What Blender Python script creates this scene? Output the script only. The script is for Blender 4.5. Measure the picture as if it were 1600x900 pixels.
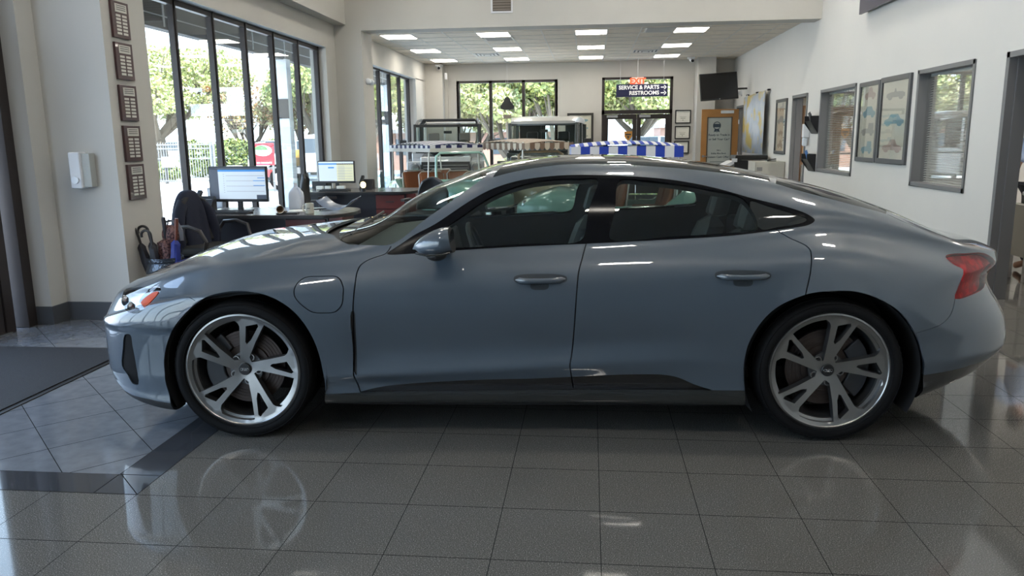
import bpy, bmesh, math, random
import numpy as np
from mathutils import Vector, Matrix
from mathutils.geometry import delaunay_2d_cdt
random.seed(7)
for o in list(bpy.data.objects): bpy.data.objects.remove(o, do_unlink=True)
SC = bpy.context.scene
COL = SC.collection
# ---------------------------------------------------------------- camera
EYE = 1.49
pitch, roll, yaw = math.radians(10.96), math.radians(-0.656), math.radians(5.783)
fw = Vector((-math.sin(yaw)*math.cos(pitch), math.cos(yaw)*math.cos(pitch), -math.sin(pitch)))
rt = Vector((math.cos(yaw), math.sin(yaw), 0)); up = rt.cross(fw)
r2 = math.cos(roll)*rt + math.sin(roll)*up; u2 = -math.sin(roll)*rt + math.cos(roll)*up
cd = bpy.data.cameras.new('camera'); cam = bpy.data.objects.new('camera', cd); COL.objects.link(cam)
cam.matrix_world = Matrix(((r2.x, u2.x, -fw.x, 0), (r2.y, u2.y, -fw.y, 0), (r2.z, u2.z, -fw.z, EYE), (0, 0, 0, 1)))
cd.sensor_width = 36; cd.lens = 1212/1600*36; cd.clip_start = .05; cd.clip_end = 500
SC.camera = cam
# ---------------------------------------------------------------- colour management, world, sun
SC.view_settings.view_transform = 'Standard'; SC.view_settings.look = 'None'
SC.view_settings.gamma = 1; SC.view_settings.use_curve_mapping = False
SC.view_settings.exposure = 0.3
SC.cycles.max_bounces = 8; SC.cycles.diffuse_bounces = 4; SC.cycles.glossy_bounces = 4
SC.cycles.transmission_bounces = 6; SC.cycles.transparent_max_bounces = 16
SC.cycles.caustics_reflective = False; SC.cycles.caustics_refractive = False
SC.cycles.sample_clamp_indirect = 6
w = bpy.data.worlds.new('sky'); SC.world = w; w.use_nodes = True
nt = w.node_tree; nt.nodes.clear()
bg = nt.nodes.new('ShaderNodeBackground'); wo = nt.nodes.new('ShaderNodeOutputWorld')
tc = nt.nodes.new('ShaderNodeTexCoord'); sx = nt.nodes.new('ShaderNodeSeparateXYZ'); cr = nt.nodes.new('ShaderNodeValToRGB')
cr.color_ramp.elements[0].position = 0.0; cr.color_ramp.elements[0].color = (.76, .88, 1, 1)
cr.color_ramp.elements[1].position = 0.8; cr.color_ramp.elements[1].color = (.38, .60, 1, 1)
nt.links.new(tc.outputs['Generated'], sx.inputs[0]); nt.links.new(sx.outputs['Z'], cr.inputs[0])
nt.links.new(cr.outputs[0], bg.inputs[0]); bg.inputs[1].default_value = 5.0
nt.links.new(bg.outputs[0], wo.inputs[0])
sd = bpy.data.lights.new('sun', 'SUN'); sd.energy = 16; sd.angle = math.radians(1); sd.color = (1, .95, .86)
sun = bpy.data.objects.new('sun', sd); COL.objects.link(sun); sun.rotation_euler = Vector((-.45, .35, -.8)).to_track_quat('-Z', 'Y').to_euler()
# ---------------------------------------------------------------- materials
MATS = {}
def mat(name, col=(.5, .5, .5), rough=.5, metal=0, spec=.5, coat=0, coat_rough=.03, emit=None, es=1, noise=None, bump=None):
    if name in MATS: return MATS[name]
    m = bpy.data.materials.new(name); MATS[name] = m; m.use_nodes = True
    b = m.node_tree.nodes['Principled BSDF']
    b.inputs['Base Color'].default_value = (*col, 1); b.inputs['Roughness'].default_value = rough
    b.inputs['Metallic'].default_value = metal; b.inputs['Specular IOR Level'].default_value = spec
    b.inputs['Coat Weight'].default_value = coat; b.inputs['Coat IOR'].default_value = 1.65; b.inputs['Coat Roughness'].default_value = coat_rough
    if emit: b.inputs['Emission Color'].default_value = (*emit, 1); b.inputs['Emission Strength'].default_value = es
    N = m.node_tree.nodes; L = m.node_tree.links
    if noise:            # (scale, second colour, amount)
        t = N.new('ShaderNodeTexNoise'); t.inputs['Scale'].default_value = noise[0]; t.inputs['Detail'].default_value = 4
        c = N.new('ShaderNodeTexCoord'); L.new(c.outputs['Object'], t.inputs['Vector'])
        r = N.new('ShaderNodeValToRGB'); e = r.color_ramp.elements
        e[0].position = .5 - noise[2]; e[0].color = (*col, 1); e[1].position = .5 + noise[2]; e[1].color = (*noise[1], 1)
        L.new(t.outputs[0], r.inputs[0]); L.new(r.outputs[0], b.inputs['Base Color'])
    if bump:             # (scale, strength)
        t = N.new('ShaderNodeTexNoise'); t.inputs['Scale'].default_value = bump[0]; t.inputs['Detail'].default_value = 3
        c = N.new('ShaderNodeTexCoord'); L.new(c.outputs['Object'], t.inputs['Vector'])
        u = N.new('ShaderNodeBump'); u.inputs['Strength'].default_value = bump[1]; u.inputs['Distance'].default_value = .01
        L.new(t.outputs[0], u.inputs['Height']); L.new(u.outputs[0], b.inputs['Normal'])
    return m
def glass(name, tint=(.9, .95, .93), rough=0.0, ior=1.45):
    if name in MATS: return MATS[name]
    m = bpy.data.materials.new(name); MATS[name] = m; m.use_nodes = True
    N = m.node_tree.nodes; L = m.node_tree.links; N.clear()
    o = N.new('ShaderNodeOutputMaterial'); mx = N.new('ShaderNodeMixShader'); t = N.new('ShaderNodeBsdfTransparent'); g = N.new('ShaderNodeBsdfGlossy')
    f = N.new('ShaderNodeFresnel'); ge = N.new('ShaderNodeNewGeometry'); mr = N.new('ShaderNodeMapRange')
    mr.inputs['To Min'].default_value = ior; mr.inputs['To Max'].default_value = 1/ior; L.new(ge.outputs['Backfacing'], mr.inputs['Value']); L.new(mr.outputs[0], f.inputs[0])
    t.inputs[0].default_value = (*tint, 1); g.inputs['Roughness'].default_value = rough; g.inputs[0].default_value = (1, 1, 1, 1)
    L.new(f.outputs[0], mx.inputs[0]); L.new(t.outputs[0], mx.inputs[1]); L.new(g.outputs[0], mx.inputs[2]); L.new(mx.outputs[0], o.inputs[0])
    return m
# ---------------------------------------------------------------- mesh builder
def rotm(rx=0, ry=0, rz=0):
    return Matrix.Rotation(rz, 3, 'Z') @ Matrix.Rotation(ry, 3, 'Y') @ Matrix.Rotation(rx, 3, 'X')
class MB:
    def __init__(s): s.v = []; s.f = []; s.m = []; s.mats = []; s.cur = 0
    def use(s, m):
        if m not in s.mats: s.mats.append(m)
        s.cur = s.mats.index(m); return s
    def add(s, vs, fs):
        b = len(s.v); s.v += [tuple(v) for v in vs]; s.f += [tuple(b + i for i in f) for f in fs]; s.m += [s.cur]*len(fs); return s
    def box(s, x0, x1, y0, y1, z0, z1, R=None, c=None):
        vs = [Vector((x, y, z)) for z in (z0, z1) for y in (y0, y1) for x in (x0, x1)]
        if R is not None:
            c = Vector(c) if c else Vector(((x0+x1)/2, (y0+y1)/2, (z0+z1)/2)); vs = [R @ (v - c) + c for v in vs]
        return s.add(vs, [(0, 2, 3, 1), (4, 5, 7, 6), (0, 1, 5, 4), (2, 6, 7, 3), (0, 4, 6, 2), (1, 3, 7, 5)])
    def cyl(s, p0, p1, r, r1=None, n=16, caps=True):
        p0 = Vector(p0); p1 = Vector(p1); r1 = r if r1 is None else r1; d = (p1 - p0).normalized()
        a = d.orthogonal().normalized(); b = d.cross(a)
        vs = []
        for p, q in ((p0, r), (p1, r1)):
            vs += [p + q*(math.cos(2*math.pi*i/n)*a + math.sin(2*math.pi*i/n)*b) for i in range(n)]
        fs = [(i, (i+1) % n, n + (i+1) % n, n + i) for i in range(n)]
        if caps: fs += [tuple(reversed(range(n))), tuple(range(n, 2*n))]
        return s.add(vs, fs)
    def tube(s, pts, r, n=8, closed=False):
        pts = [Vector(p) for p in pts]; k = len(pts); vs = []; fs = []; prev = None
        for i, p in enumerate(pts):
            if closed: d = (pts[(i+1) % k] - pts[i-1]).normalized()
            else: d = (pts[min(i+1, k-1)] - pts[max(i-1, 0)]).normalized()
            a = d.orthogonal().normalized() if prev is None else (prev - prev.dot(d)*d).normalized()
            prev = a; b = d.cross(a); rr = r[i] if isinstance(r, (list, tuple)) else r
            vs += [p + rr*(math.cos(2*math.pi*j/n)*a + math.sin(2*math.pi*j/n)*b) for j in range(n)]
        for i in range(k if closed else k - 1):
            for j in range(n):
                q = (i+1) % k; fs.append((i*n + j, i*n + (j+1) % n, q*n + (j+1) % n, q*n + j))
        if not closed: fs += [tuple(reversed(range(n))), tuple(range((k-1)*n, k*n))]
        return s.add(vs, fs)
    def lathe(s, prof, c=(0, 0, 0), axis='Z', n=32, closed=False, caps=False):       # prof: (radius, height)
        vs = []; k = len(prof)
        for r, h in prof:
            for i in range(n):
                a = 2*math.pi*i/n; x, y = r*math.cos(a), r*math.sin(a)
                v = (x, y, h) if axis == 'Z' else ((x, h, y) if axis == 'Y' else (h, x, y))
                vs.append((v[0]+c[0], v[1]+c[1], v[2]+c[2]))
        fs = [(i*n + j, i*n + (j+1) % n, ((i+1) % k)*n + (j+1) % n, ((i+1) % k)*n + j) for i in range(k if closed else k-1) for j in range(n)]
        if caps and not closed:
            if prof[0][0] > 1e-5: fs.append(tuple(reversed(range(n))))
            if prof[-1][0] > 1e-5: fs.append(tuple(range((k-1)*n, k*n)))
        return s.add(vs, fs)
    def prism(s, poly, a0, a1, plane='XZ'):                              # poly 2-D, extruded between a0 and a1
        n = len(poly)
        def P(p, a): return (p[0], a, p[1]) if plane == 'XZ' else ((a, p[0], p[1]) if plane == 'YZ' else (p[0], p[1], a))
        vs = [P(p, a0) for p in poly] + [P(p, a1) for p in poly]
        return s.add(vs, [tuple(reversed(range(n))), tuple(range(n, 2*n))] + [(i, (i+1) % n, n + (i+1) % n, n + i) for i in range(n)])
    def ball(s, c, rx, ry=None, rz=None, n=16, m=10):
        ry = rx if ry is None else ry; rz = rx if rz is None else rz; vs = []; fs = []
        for i in range(m + 1):
            t = math.pi*i/m
            for j in range(n): vs.append((c[0] + rx*math.sin(t)*math.cos(2*math.pi*j/n), c[1] + ry*math.sin(t)*math.sin(2*math.pi*j/n), c[2] + rz*math.cos(t)))
        for i in range(m):
            for j in range(n): fs.append((i*n + j, (i+1)*n + j, (i+1)*n + (j+1) % n, i*n + (j+1) % n))
        return s.add(vs, fs)
    def xf(s, M):                                                        # transform everything so far
        s.v = [tuple(M @ Vector(v)) for v in s.v]; return s
    def build(s, name, parent=None, bevel=0, smooth=True, seg=2, sub=0):
        me = bpy.data.meshes.new(name); me.from_pydata(s.v, [], s.f)
        for m in (s.mats or [mat('plain')]): me.materials.append(m)
        me.polygons.foreach_set('material_index', s.m)
        bm = bmesh.new(); bm.from_mesh(me); bmesh.ops.remove_doubles(bm, verts=bm.verts, dist=1e-5)
        bmesh.ops.recalc_face_normals(bm, faces=bm.faces); bm.to_mesh(me); bm.free()
        o = bpy.data.objects.new(name, me); COL.objects.link(o)
        if smooth:
            me.polygons.foreach_set('use_smooth', [True]*len(me.polygons))
            me.set_sharp_from_angle(angle=math.radians(38))
        if bevel:
            b = o.modifiers.new('bevel', 'BEVEL'); b.width = bevel; b.segments = seg; b.limit_method = 'ANGLE'; b.angle_limit = math.radians(40)
            b.harden_normals = True
        if sub:
            b = o.modifiers.new('sub', 'SUBSURF'); b.levels = sub; b.render_levels = sub
        if parent: o.parent = parent
        return o
def tag(o, label=None, cat=None, group=None, kind=None):
    if label: o['label'] = label
    if cat: o['category'] = cat
    if group: o['group'] = group
    if kind: o['kind'] = kind
    return o
def thing(name, label, cat, loc=(0, 0, 0), rz=0, group=None):
    o = bpy.data.objects.new(name, None); COL.objects.link(o); o.empty_display_size = .1
    o.location = loc; o.rotation_euler = (0, 0, rz); return tag(o, label, cat, group)
def struct(o): o['kind'] = 'structure'; return o
def copy_tree(o, parent=None):
    c = o.copy(); COL.objects.link(c); c.parent = parent
    for ch in list(o.children): copy_tree(ch, c)
    return c
def text(name, body, size, m, parent=None, loc=(0, 0, 0), rot=(0, 0, 0), align='CENTER', extrude=.001, bold=0.0):
    c = bpy.data.curves.new(name, 'FONT'); c.body = body; c.size = size; c.extrude = extrude; c.align_x = align; c.align_y = 'CENTER'
    c.offset = bold; o = bpy.data.objects.new(name, c)
    COL.objects.link(o); dg = bpy.context.evaluated_depsgraph_get(); me = bpy.data.meshes.new_from_object(o.evaluated_get(dg))
    bpy.data.objects.remove(o, do_unlink=True)
    o = bpy.data.objects.new(name, me); COL.objects.link(o); me.materials.clear(); me.materials.append(m)
    o.location = loc; o.rotation_euler = rot
    if parent: o.parent = parent
    return o
# ---------------------------------------------------------------- the room (x right, y away from the viewer, z up)
XR, XL, XF, YB, YF, ZC, ZH = 3.61, -4.28, -4.42, 20.7, 13.2, 3.38, 5.0
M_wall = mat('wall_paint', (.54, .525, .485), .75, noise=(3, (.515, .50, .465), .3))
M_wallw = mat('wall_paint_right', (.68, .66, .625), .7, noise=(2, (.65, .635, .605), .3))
M_frame = mat('dark_bronze_frame', (.035, .028, .026), .4, .3)
M_base = mat('grey_baseboard_tile', (.075, .08, .088), .3)
M_grey = mat('grey_door_frame', (.17, .17, .175), .45)
def floor_mat():
    m = bpy.data.materials.new('polished_floor_tile'); m.use_nodes = True; N = m.node_tree.nodes; L = m.node_tree.links; b = N['Principled BSDF']
    tc = N.new('ShaderNodeTexCoord'); sp = N.new('ShaderNodeSeparateXYZ'); L.new(tc.outputs['Object'], sp.inputs[0])
    def M(op, a, b_=None, c=None):
        n = N.new('ShaderNodeMath'); n.operation = op
        for i, v in enumerate((a, b_, c)):
            if v is None: continue
            if isinstance(v, (int, float)): n.inputs[i].default_value = v
            else: L.new(v, n.inputs[i])
        return n.outputs[0]
    X, Y = sp.outputs['X'], sp.outputs['Y']
    T = .396; g = .0055
    def lines(c, off, T, g=g):           # 1 on a joint
        f = M('FRACT', M('DIVIDE', M('SUBTRACT', c, off), T)); d = M('MULTIPLY', M('MINIMUM', f, M('SUBTRACT', 1.0, f)), T)
        return M('LESS_THAN', d, g/2)
    grid = M('MAXIMUM', lines(X, .05, T, .0032), lines(Y, 2.932, T, .0042))
    A = M('MULTIPLY', M('ADD', X, Y), .70711); B = M('MULTIPLY', M('SUBTRACT', Y, X), .70711)
    diag = M('MAXIMUM', lines(A, .715*.70711, .392, .004), lines(B, 6.045*.70711, .388, .005))
    inset = M('MULTIPLY', M('LESS_THAN', X, -2.13), M('GREATER_THAN', Y, 3.125))
    outer = M('MULTIPLY', M('LESS_THAN', X, -1.93), M('GREATER_THAN', Y, 2.935))
    band = M('SUBTRACT', outer, inset)
    bl = M('MAXIMUM', M('LESS_THAN', M('ABSOLUTE', M('SUBTRACT', X, -1.93)), g/2), M('LESS_THAN', M('ABSOLUTE', M('SUBTRACT', Y, 2.935)), g/2))
    bl2 = M('MAXIMUM', M('LESS_THAN', M('ABSOLUTE', M('SUBTRACT', X, -2.13)), g/2), M('LESS_THAN', M('ABSOLUTE', M('SUBTRACT', Y, 3.125)), g/2))
    bandj = M('MULTIPLY', band, M('MAXIMUM', bl2, M('MAXIMUM', bl, M('LESS_THAN', M('ABSOLUTE', M('ADD', M('ADD', X, 1.93), M('SUBTRACT', Y, 2.935))), .003))))
    joint = M('ADD', M('MULTIPLY', M('SUBTRACT', 1.0, outer), grid), M('ADD', M('MULTIPLY', inset, diag), bandj))
    joint = M('MINIMUM', joint, 1.0)
    n1 = N.new('ShaderNodeTexNoise'); n1.inputs['Scale'].default_value = 230; n1.inputs['Detail'].default_value = 2; L.new(tc.outputs['Object'], n1.inputs['Vector'])
    r1 = N.new('ShaderNodeValToRGB'); e = r1.color_ramp.elements; e[0].position = .36; e[0].color = (.064, .063, .059, 1); e[1].position = .62; e[1].color = (.134, .129, .119, 1); x_ = e.new(.70); x_.color = (.32, .31, .29, 1); L.new(n1.outputs[0], r1.inputs[0])
    n2 = N.new('ShaderNodeTexNoise'); n2.inputs['Scale'].default_value = 14; n2.inputs['Detail'].default_value = 5; L.new(tc.outputs['Object'], n2.inputs['Vector'])
    r2 = N.new('ShaderNodeValToRGB'); e = r2.color_ramp.elements; e[0].position = .3; e[0].color = (.13, .14, .155, 1); e[1].position = .7; e[1].color = (.165, .175, .195, 1); L.new(n2.outputs[0], r2.inputs[0])
    def mix(f, a, b_):
        n = N.new('ShaderNodeMix'); n.data_type = 'RGBA'; L.new(f, n.inputs[0])
        for i, v in ((6, a), (7, b_)):
            if isinstance(v, tuple): n.inputs[i].default_value = v
            else: L.new(v, n.inputs[i])
        return n.outputs[2]
    c = mix(outer, r1.outputs[0], r2.outputs[0]); c = mix(band, c, (.042, .045, .052, 1)); c = mix(joint, c, (.016, .016, .016, 1))
    L.new(c, b.inputs['Base Color'])
    ro = M('ADD', .06, M('MULTIPLY', joint, .4)); L.new(ro, b.inputs['Roughness'])
    L.new(M('MULTIPLY', .5, M('SUBTRACT', 1.0, joint)), b.inputs['Specular IOR Level'])
    bp = N.new('ShaderNodeBump'); bp.inputs['Strength'].default_value = .3; bp.inputs['Distance'].default_value = .0008; bp.invert = True; L.new(joint, bp.inputs['Height'])
    return m
M_floor = floor_mat()
struct(MB().use(M_floor).box(-4.75, 8.5, -7, YB+.3, -.15, 0).build('floor'))
def ceil_mat():
    m = bpy.data.materials.new('ceiling_tile'); m.use_nodes = True; N = m.node_tree.nodes; L = m.node_tree.links; b = N['Principled BSDF']; b.inputs['Roughness'].default_value = .85
    tc = N.new('ShaderNodeTexCoord'); mp = N.new('ShaderNodeMapping'); mp.inputs['Scale'].default_value = (3, 30, 1); L.new(tc.outputs['Object'], mp.inputs[0])
    n = N.new('ShaderNodeTexNoise'); n.inputs['Scale'].default_value = 1.5; n.inputs['Detail'].default_value = 5; L.new(mp.outputs[0], n.inputs['Vector'])
    r = N.new('ShaderNodeValToRGB'); e = r.color_ramp.elements; e[0].position = .3; e[0].color = (.62, .55, .46, 1); e[1].position = .7; e[1].color = (.80, .73, .62, 1); L.new(n.outputs[0], r.inputs[0]); L.new(r.outputs[0], b.inputs['Base Color'])
    return m
M_ct = ceil_mat(); M_tee = mat('ceiling_grid', (.62, .60, .56), .5); M_lite = mat('lamp_diffuser', (.9, .9, .9), .5, emit=(1, .93, .82), es=14)
# rear low ceiling with its grid
cb = MB().use(M_ct).box(XL-.3, XR+.1, YF+.3, YB+.2, ZC, ZC+.1).build('ceiling'); struct(cb)
m = MB().use(M_tee); x = -4.42+.61*1.0; GXO = .955
xs = [-3.885 + .598*k for k in range(-1, 13)]
for x in xs:
    if XL < x < XR: m.box(x-.008, x+.008, YF+.6, YB, ZC-.006, ZC)
ys = [13.98 + .61*k for k in range(0, 11)]
for y in ys: m.box(XL, XR, y-.008, y+.008, ZC-.0055, ZC)
struct(m.build('ceiling_grid', smooth=False))
k = 0
for ci, (xa, xb) in enumerate(((xs[1], xs[2]), (xs[4], xs[5]), (xs[7], xs[8]), (xs[10], xs[11]))):
    for ri, ya in enumerate((14.59, 17.03, 19.2)):
        col_n = ('leftmost', 'second', 'third', 'rightmost')[ci]; row_n = ('nearest the beam', 'in the middle row', 'nearest the back wall')[ri]
        t = thing('ceiling_light', 'white ceiling light panel, %s column, %s' % (col_n, row_n), 'ceiling light', ((xa+xb)/2, ya+.305, ZC), 0, 'lit ceiling panels of the rear room')
        hw = (xb-xa)/2 - .02
        MB().use(M_tee).box(-hw-.012, hw+.012, -.297, .297, -.012, -.001).build('frame', t); MB().use(M_lite).box(-hw, hw, -.285, .285, -.016, -.0121).build('diffuser', t)
def vent(x, y, w, label, rnd=False):
    t = thing('ceiling_vent', label, 'air vent', (x, y, ZC), 0)
    if not rnd:
        MB().use(M_tee).box(-w, w, -.29, .29, -.014, -.001).build('frame', t); m = MB().use(mat('vent_dark', (.02, .02, .02), .6)).box(-w+.03, w-.03, -.26, .26, -.0145, -.0141); m.build('backing', t)
        for i in range(7): MB().use(M_tee).box(-w+.03, w-.03, -.25+i*.08, -.235+i*.08, -.022, -.0146).build('slat', t)
    else:
        m = MB().use(M_tee)
        m.box(-w, w, -.29, .29, -.006, -.001)
        m.build('frame', t)
        for q, r in enumerate((.25, .17, .09)):
            m = MB().use(mat('vent_dark', (.02, .02, .02), .6)).box(-r*1.02, r*1.02, -r, r, -.0065-.006*q, -.0061-.006*q); m.use(M_tee).box(-r+.03, r-.03, -r+.03, r-.03, -.012-.006*q, -.0066-.006*q); m.build('cone', t)
vent(-1.77, 15.5, .28, 'grey return-air grille beside the second ceiling light panel near the beam')
vent(-2.37, 18.4, .28, 'square stepped ceiling diffuser above the windows, between the leftmost and second columns of lights', True)
vent(1.25, 14.8, .28, 'grey slotted ceiling grille left of the rightmost light column, near the beam')
vent(1.22, 18.4, .28, 'square stepped ceiling diffuser left of the rightmost light column, towards the exit door', True)
# fascia / beam, front high ceiling, bulkhead
struct(MB().use(M_wall).box(-4.6, XR+.1, YF, YF+.42, 3.275, ZH+.3).build('wall_beam', smooth=False))
struct(MB().use(M_wall).box(-4.7, -4.08, -3, YF, 3.37, ZH+.1).build('wall_bulkhead', smooth=False))
struct(MB().use(mat('high_ceiling', (.72, .71, .68), .8)).box(-4.8, 8.5, -7.2, YF+.3, ZH, ZH+.15).build('ceiling_front', smooth=False))
struct(MB().use(M_wall).box(-4.6, -3.82, YF, YF+.65, 0, 3.275).build('wall_pilaster', smooth=False))
# left wall: header, jambs and sill around the two strips of windows
m = MB().use(M_wall)
m.box(-4.55, XL, 6.55, YF, 2.97, ZH); m.box(-4.55, XL, 12.72, YF, 0, 2.97)
m.box(-4.55, XL+.03, YF+.65, YB, 2.93, 3.5); m.box(-4.55, XL+.03, 19.2, YB, 0, 2.95)
m.box(-4.55, XL, 6.55, 12.72, 0, .22); m.box(-4.55, XL+.03, YF+.65, 19.2, 0, .22)
struct(m.build('wall_left', smooth=False))
m = MB().use(M_wall); m.box(-4.7, -3.87, 6.1, 6.72, 0, ZH); m.box(-4.9, -4.45, 5.9, 6.15, 0, ZH)
struct(m.build('wall_pier', smooth=False))
m = MB().use(M_base); m.box(-4.46, -4.435, 5.885, 6.1, 0, .155); m.box(-4.75, -4.46, 5.885, 5.9, 0, .155); m.box(-4.435, -3.855, 6.085, 6.1, 0, .155); m.box(-3.87, -3.855, 6.085, 6.72, 0, .155)
struct(m.build('baseboard_pier'))
M_pane = glass('window_glass', (.94, .97, .96), 0, 1.45)
def window(name, ycs, z0, z1, x, d=.07, w=.062, yend=None):
    fr = MB().use(M_frame)
    for y in ycs: fr.box(x-d, x, y-w/2, y+w/2, z0, z1); fr.box(x, x+.012, y-w*.22, y+w*.22, z0, z1)
    fr.box(x-d, x, ycs[0], ycs[-1], z1-.06, z1); fr.box(x-d, x, ycs[0], ycs[-1], z0, z0+.07)
    f = struct(fr.build(name, bevel=.004)); pa = MB().use(M_pane).box(x-d*.6, x-d*.6+.006, ycs[0], ycs[-1], z0+.07, z1-.06).build('window_pane', f); return f
window('window_1', [6.52, 7.37, 8.24, 9.10, 9.98, 10.87, 11.80, 12.68], .2, 2.97, XF+.02)
window('window_2', [13.9, 14.64, 15.53, 16.42, 17.3, 18.2, 19.12], .2, 2.95, XF+.02)
# entrance glazing on the left, nearer than the pier
window('window_3', [-6.4, -5.2, -4.0, -2.8, -1.6, -.4, .8, 2.0, 3.0], .1, 3.3, -4.62)
struct(MB().use(M_wall).box(-4.9, -4.6, -7, 6.1, 3.3, ZH).build('wall_left_front', smooth=False))
f = MB().use(M_frame)
for y in (5.84, 5.62, 5.5): f.box(-4.75, -4.60 + (.02 if y > 5.7 else 0), y-.055, y+.045, 0, 3.3)
f.box(-4.74, -4.61, 3.0, 5.84, 2.35, 2.47); f.box(-4.74, -4.61, 3.0, 5.84, 3.2, 3.3)
f.use(mat('threshold', (.45, .45, .45), .3, 1)).box(-4.78, -4.58, 3.0, 5.6, 0, .012)
struct(f.build('door_1', bevel=.004))
t = thing('entrance_door', 'dark-framed glass entrance door standing open at the left edge of the room', 'door', (-4.62, 5.42, 0), math.radians(80))
m = MB().use(M_frame); m.box(-.95, 0, -.025, .025, .03, .28); m.box(-.95, 0, -.025, .025, 2.2, 2.32); m.box(-.07, 0, -.025, .025, .28, 2.2); m.box(-.95, -.88, -.025, .025, .28, 2.2); m.build('door_frame', t, bevel=.004)
MB().use(M_pane).box(-.88, -.07, -.004, .004, .28, 2.2).build('door_pane', t)
for z in (.35, .8, 1.2, 1.6, 2.0): MB().use(mat('steel', (.55, .55, .56), .3, 1)).cyl((-.03, -.026, z), (-.03, -.031, z), .009, n=8).build('screw', t)
# right wall with office window / door openings
openings = [(7.96, 9.27, .91, 2.17), (11.3, 12.98, .91, 2.17), (5.95, 7.38, 0, 2.17), (13.72, 14.7, 0, 2.17), (19.25, 20.12, 0, 2.19)]
def wall_with_holes(name, x0, x1, ya, yb, za, zb, holes, m):
    b = MB().use(m); ys_ = sorted({ya, yb} | {h[0] for h in holes} | {h[1] for h in holes})
    for a, c in zip(ys_[:-1], ys_[1:]):
        hs = sorted([h for h in holes if h[0] <= a + 1e-6 and h[1] >= c - 1e-6], key=lambda h: h[2]); z = za
        for h in hs:
            if h[2] > z: b.box(x0, x1, a, c, z, h[2])
            z = h[3]
        if z < zb: b.box(x0, x1, a, c, z, zb)
    return struct(b.build(name, smooth=False))
wall_with_holes('wall_right', XR, XR+.14, -7, YB+.1, 0, ZH, openings, M_wallw)
for i, (a, c, z0, z1) in enumerate(openings[:2]):
    fr = MB().use(M_grey); w = .06
    fr.box(XR-.012, XR+.152, a, a+.045, z0, z1); fr.box(XR-.012, XR+.152, c-.045, c, z0, z1); fr.box(XR-.012, XR+.152, a, c, z0, z0+.045); fr.box(XR-.012, XR+.152, a, c, z1-.045, z1)
    f = struct(fr.build('window_%d' % (4+i), bevel=.003)); MB().use(glass('office_glass', (.88, .9, .9), 0, 2.0)).box(XR+.085, XR+.091, a+.045, c-.045, z0+.045, z1-.045).build('window_pane', f)
    t = thing('window_blind', 'white slat blind behind the %s office window in the right wall' % ('nearer' if i == 0 else 'farther'), 'blind', (XR+.12, (a+c)/2, z0), 0)
    sl = MB().use(mat('blind_slat', (.78, .78, .74), .5)); h = (c-a)/2-.06; n = int((z1-z0-.12)/.026)
    for q in range(n):
        z = .05 + q*.026; sl.add([(-.010, -h, z-.006), (.010, -h, z+.006), (.010, h, z+.006), (-.010, h, z-.006)], [(0, 1, 2, 3)])
    tag(sl.build('slats', t), kind='stuff'); MB().use(mat('blind_slat')).box(-.014, .014, -h, h, z1-z0-.075, z1-z0-.045).build('head_rail', t)
for i, (a, c, z0, z1) in enumerate(openings[2:]):
    fr = MB().use(M_grey)
    for yy, sg in ((a, 1), (c, -1)):
        y0, y1 = sorted((yy, yy + sg*.05)); fr.box(XR-.018, XR+.158, y0, y1, 0, z1); y0, y1 = sorted((yy+sg*.05, yy + sg*.065)); fr.box(XR+.05, XR+.158, y0, y1, 0, z1)
    fr.box(XR-.018, XR+.158, a, c, z1-.05, z1); struct(fr.build('door_%d' % (2+i), bevel=.003))
# back wall
def back_wall():
    b = MB().use(M_wall); hs = [(-3.46, -.89, .3, 2.96), (.29, 2.09, 0, 2.98)]
    xs_ = sorted({-4.5, XR+.2} | {h[0] for h in hs} | {h[1] for h in hs})
    for a, c in zip(xs_[:-1], xs_[1:]):
        hh = [h for h in hs if h[0] <= a+1e-6 and h[1] >= c-1e-6]
        if hh: h = hh[0]; (b.box(a, c, YB, YB+.15, 0, h[2]) if h[2] > 0 else None); b.box(a, c, YB, YB+.15, h[3], 3.6)
        else: b.box(a, c, YB, YB+.15, 0, 3.6)
    return struct(b.build('wall_back', smooth=False))
back_wall()
struct(MB().use(M_wall).box(XL, -3.8, 20.35, YB, 0, ZC).build('wall_column', smooth=False))
struct(MB().use(M_wall).box(2.62, 3.06, 20.1, YB, 0, ZC).build('wall_column_right', smooth=False))
struct(MB().use(M_wall).box(-3.80, -3.72, YB-.06, YB, 0, ZC).build('trim_1', smooth=False))
fr = MB().use(M_frame)
for x in (-3.46, -2.60, -1.74, -.89): fr.box(x-.04, x+.04, YB+.0, YB+.12, .3, 2.96)
fr.box(-3.46, -.89, YB, YB+.12, 2.90, 2.96); fr.box(-3.46, -.89, YB, YB+.12, .3, .37)
f = struct(fr.build('window_6')); MB().use(M_pane).box(-3.46, -.89, YB+.06, YB+.066, .3, 2.96).build('window_pane', f)
fr = MB().use(M_frame)
for x0, x1 in ((.29, .36), (2.02, 2.09)): fr.box(x0, x1, YB-.01, YB+.12, 0, 2.98)
fr.box(.29, 2.09, YB-.01, YB+.12, 2.92, 2.98); fr.box(.29, 2.09, YB-.01, YB+.12, 2.06, 2.16)
f = struct(fr.build('door_5')); MB().use(M_pane).box(.36, 2.02, YB+.05, YB+.056, 2.16, 2.92).build('window_pane', f)
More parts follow.
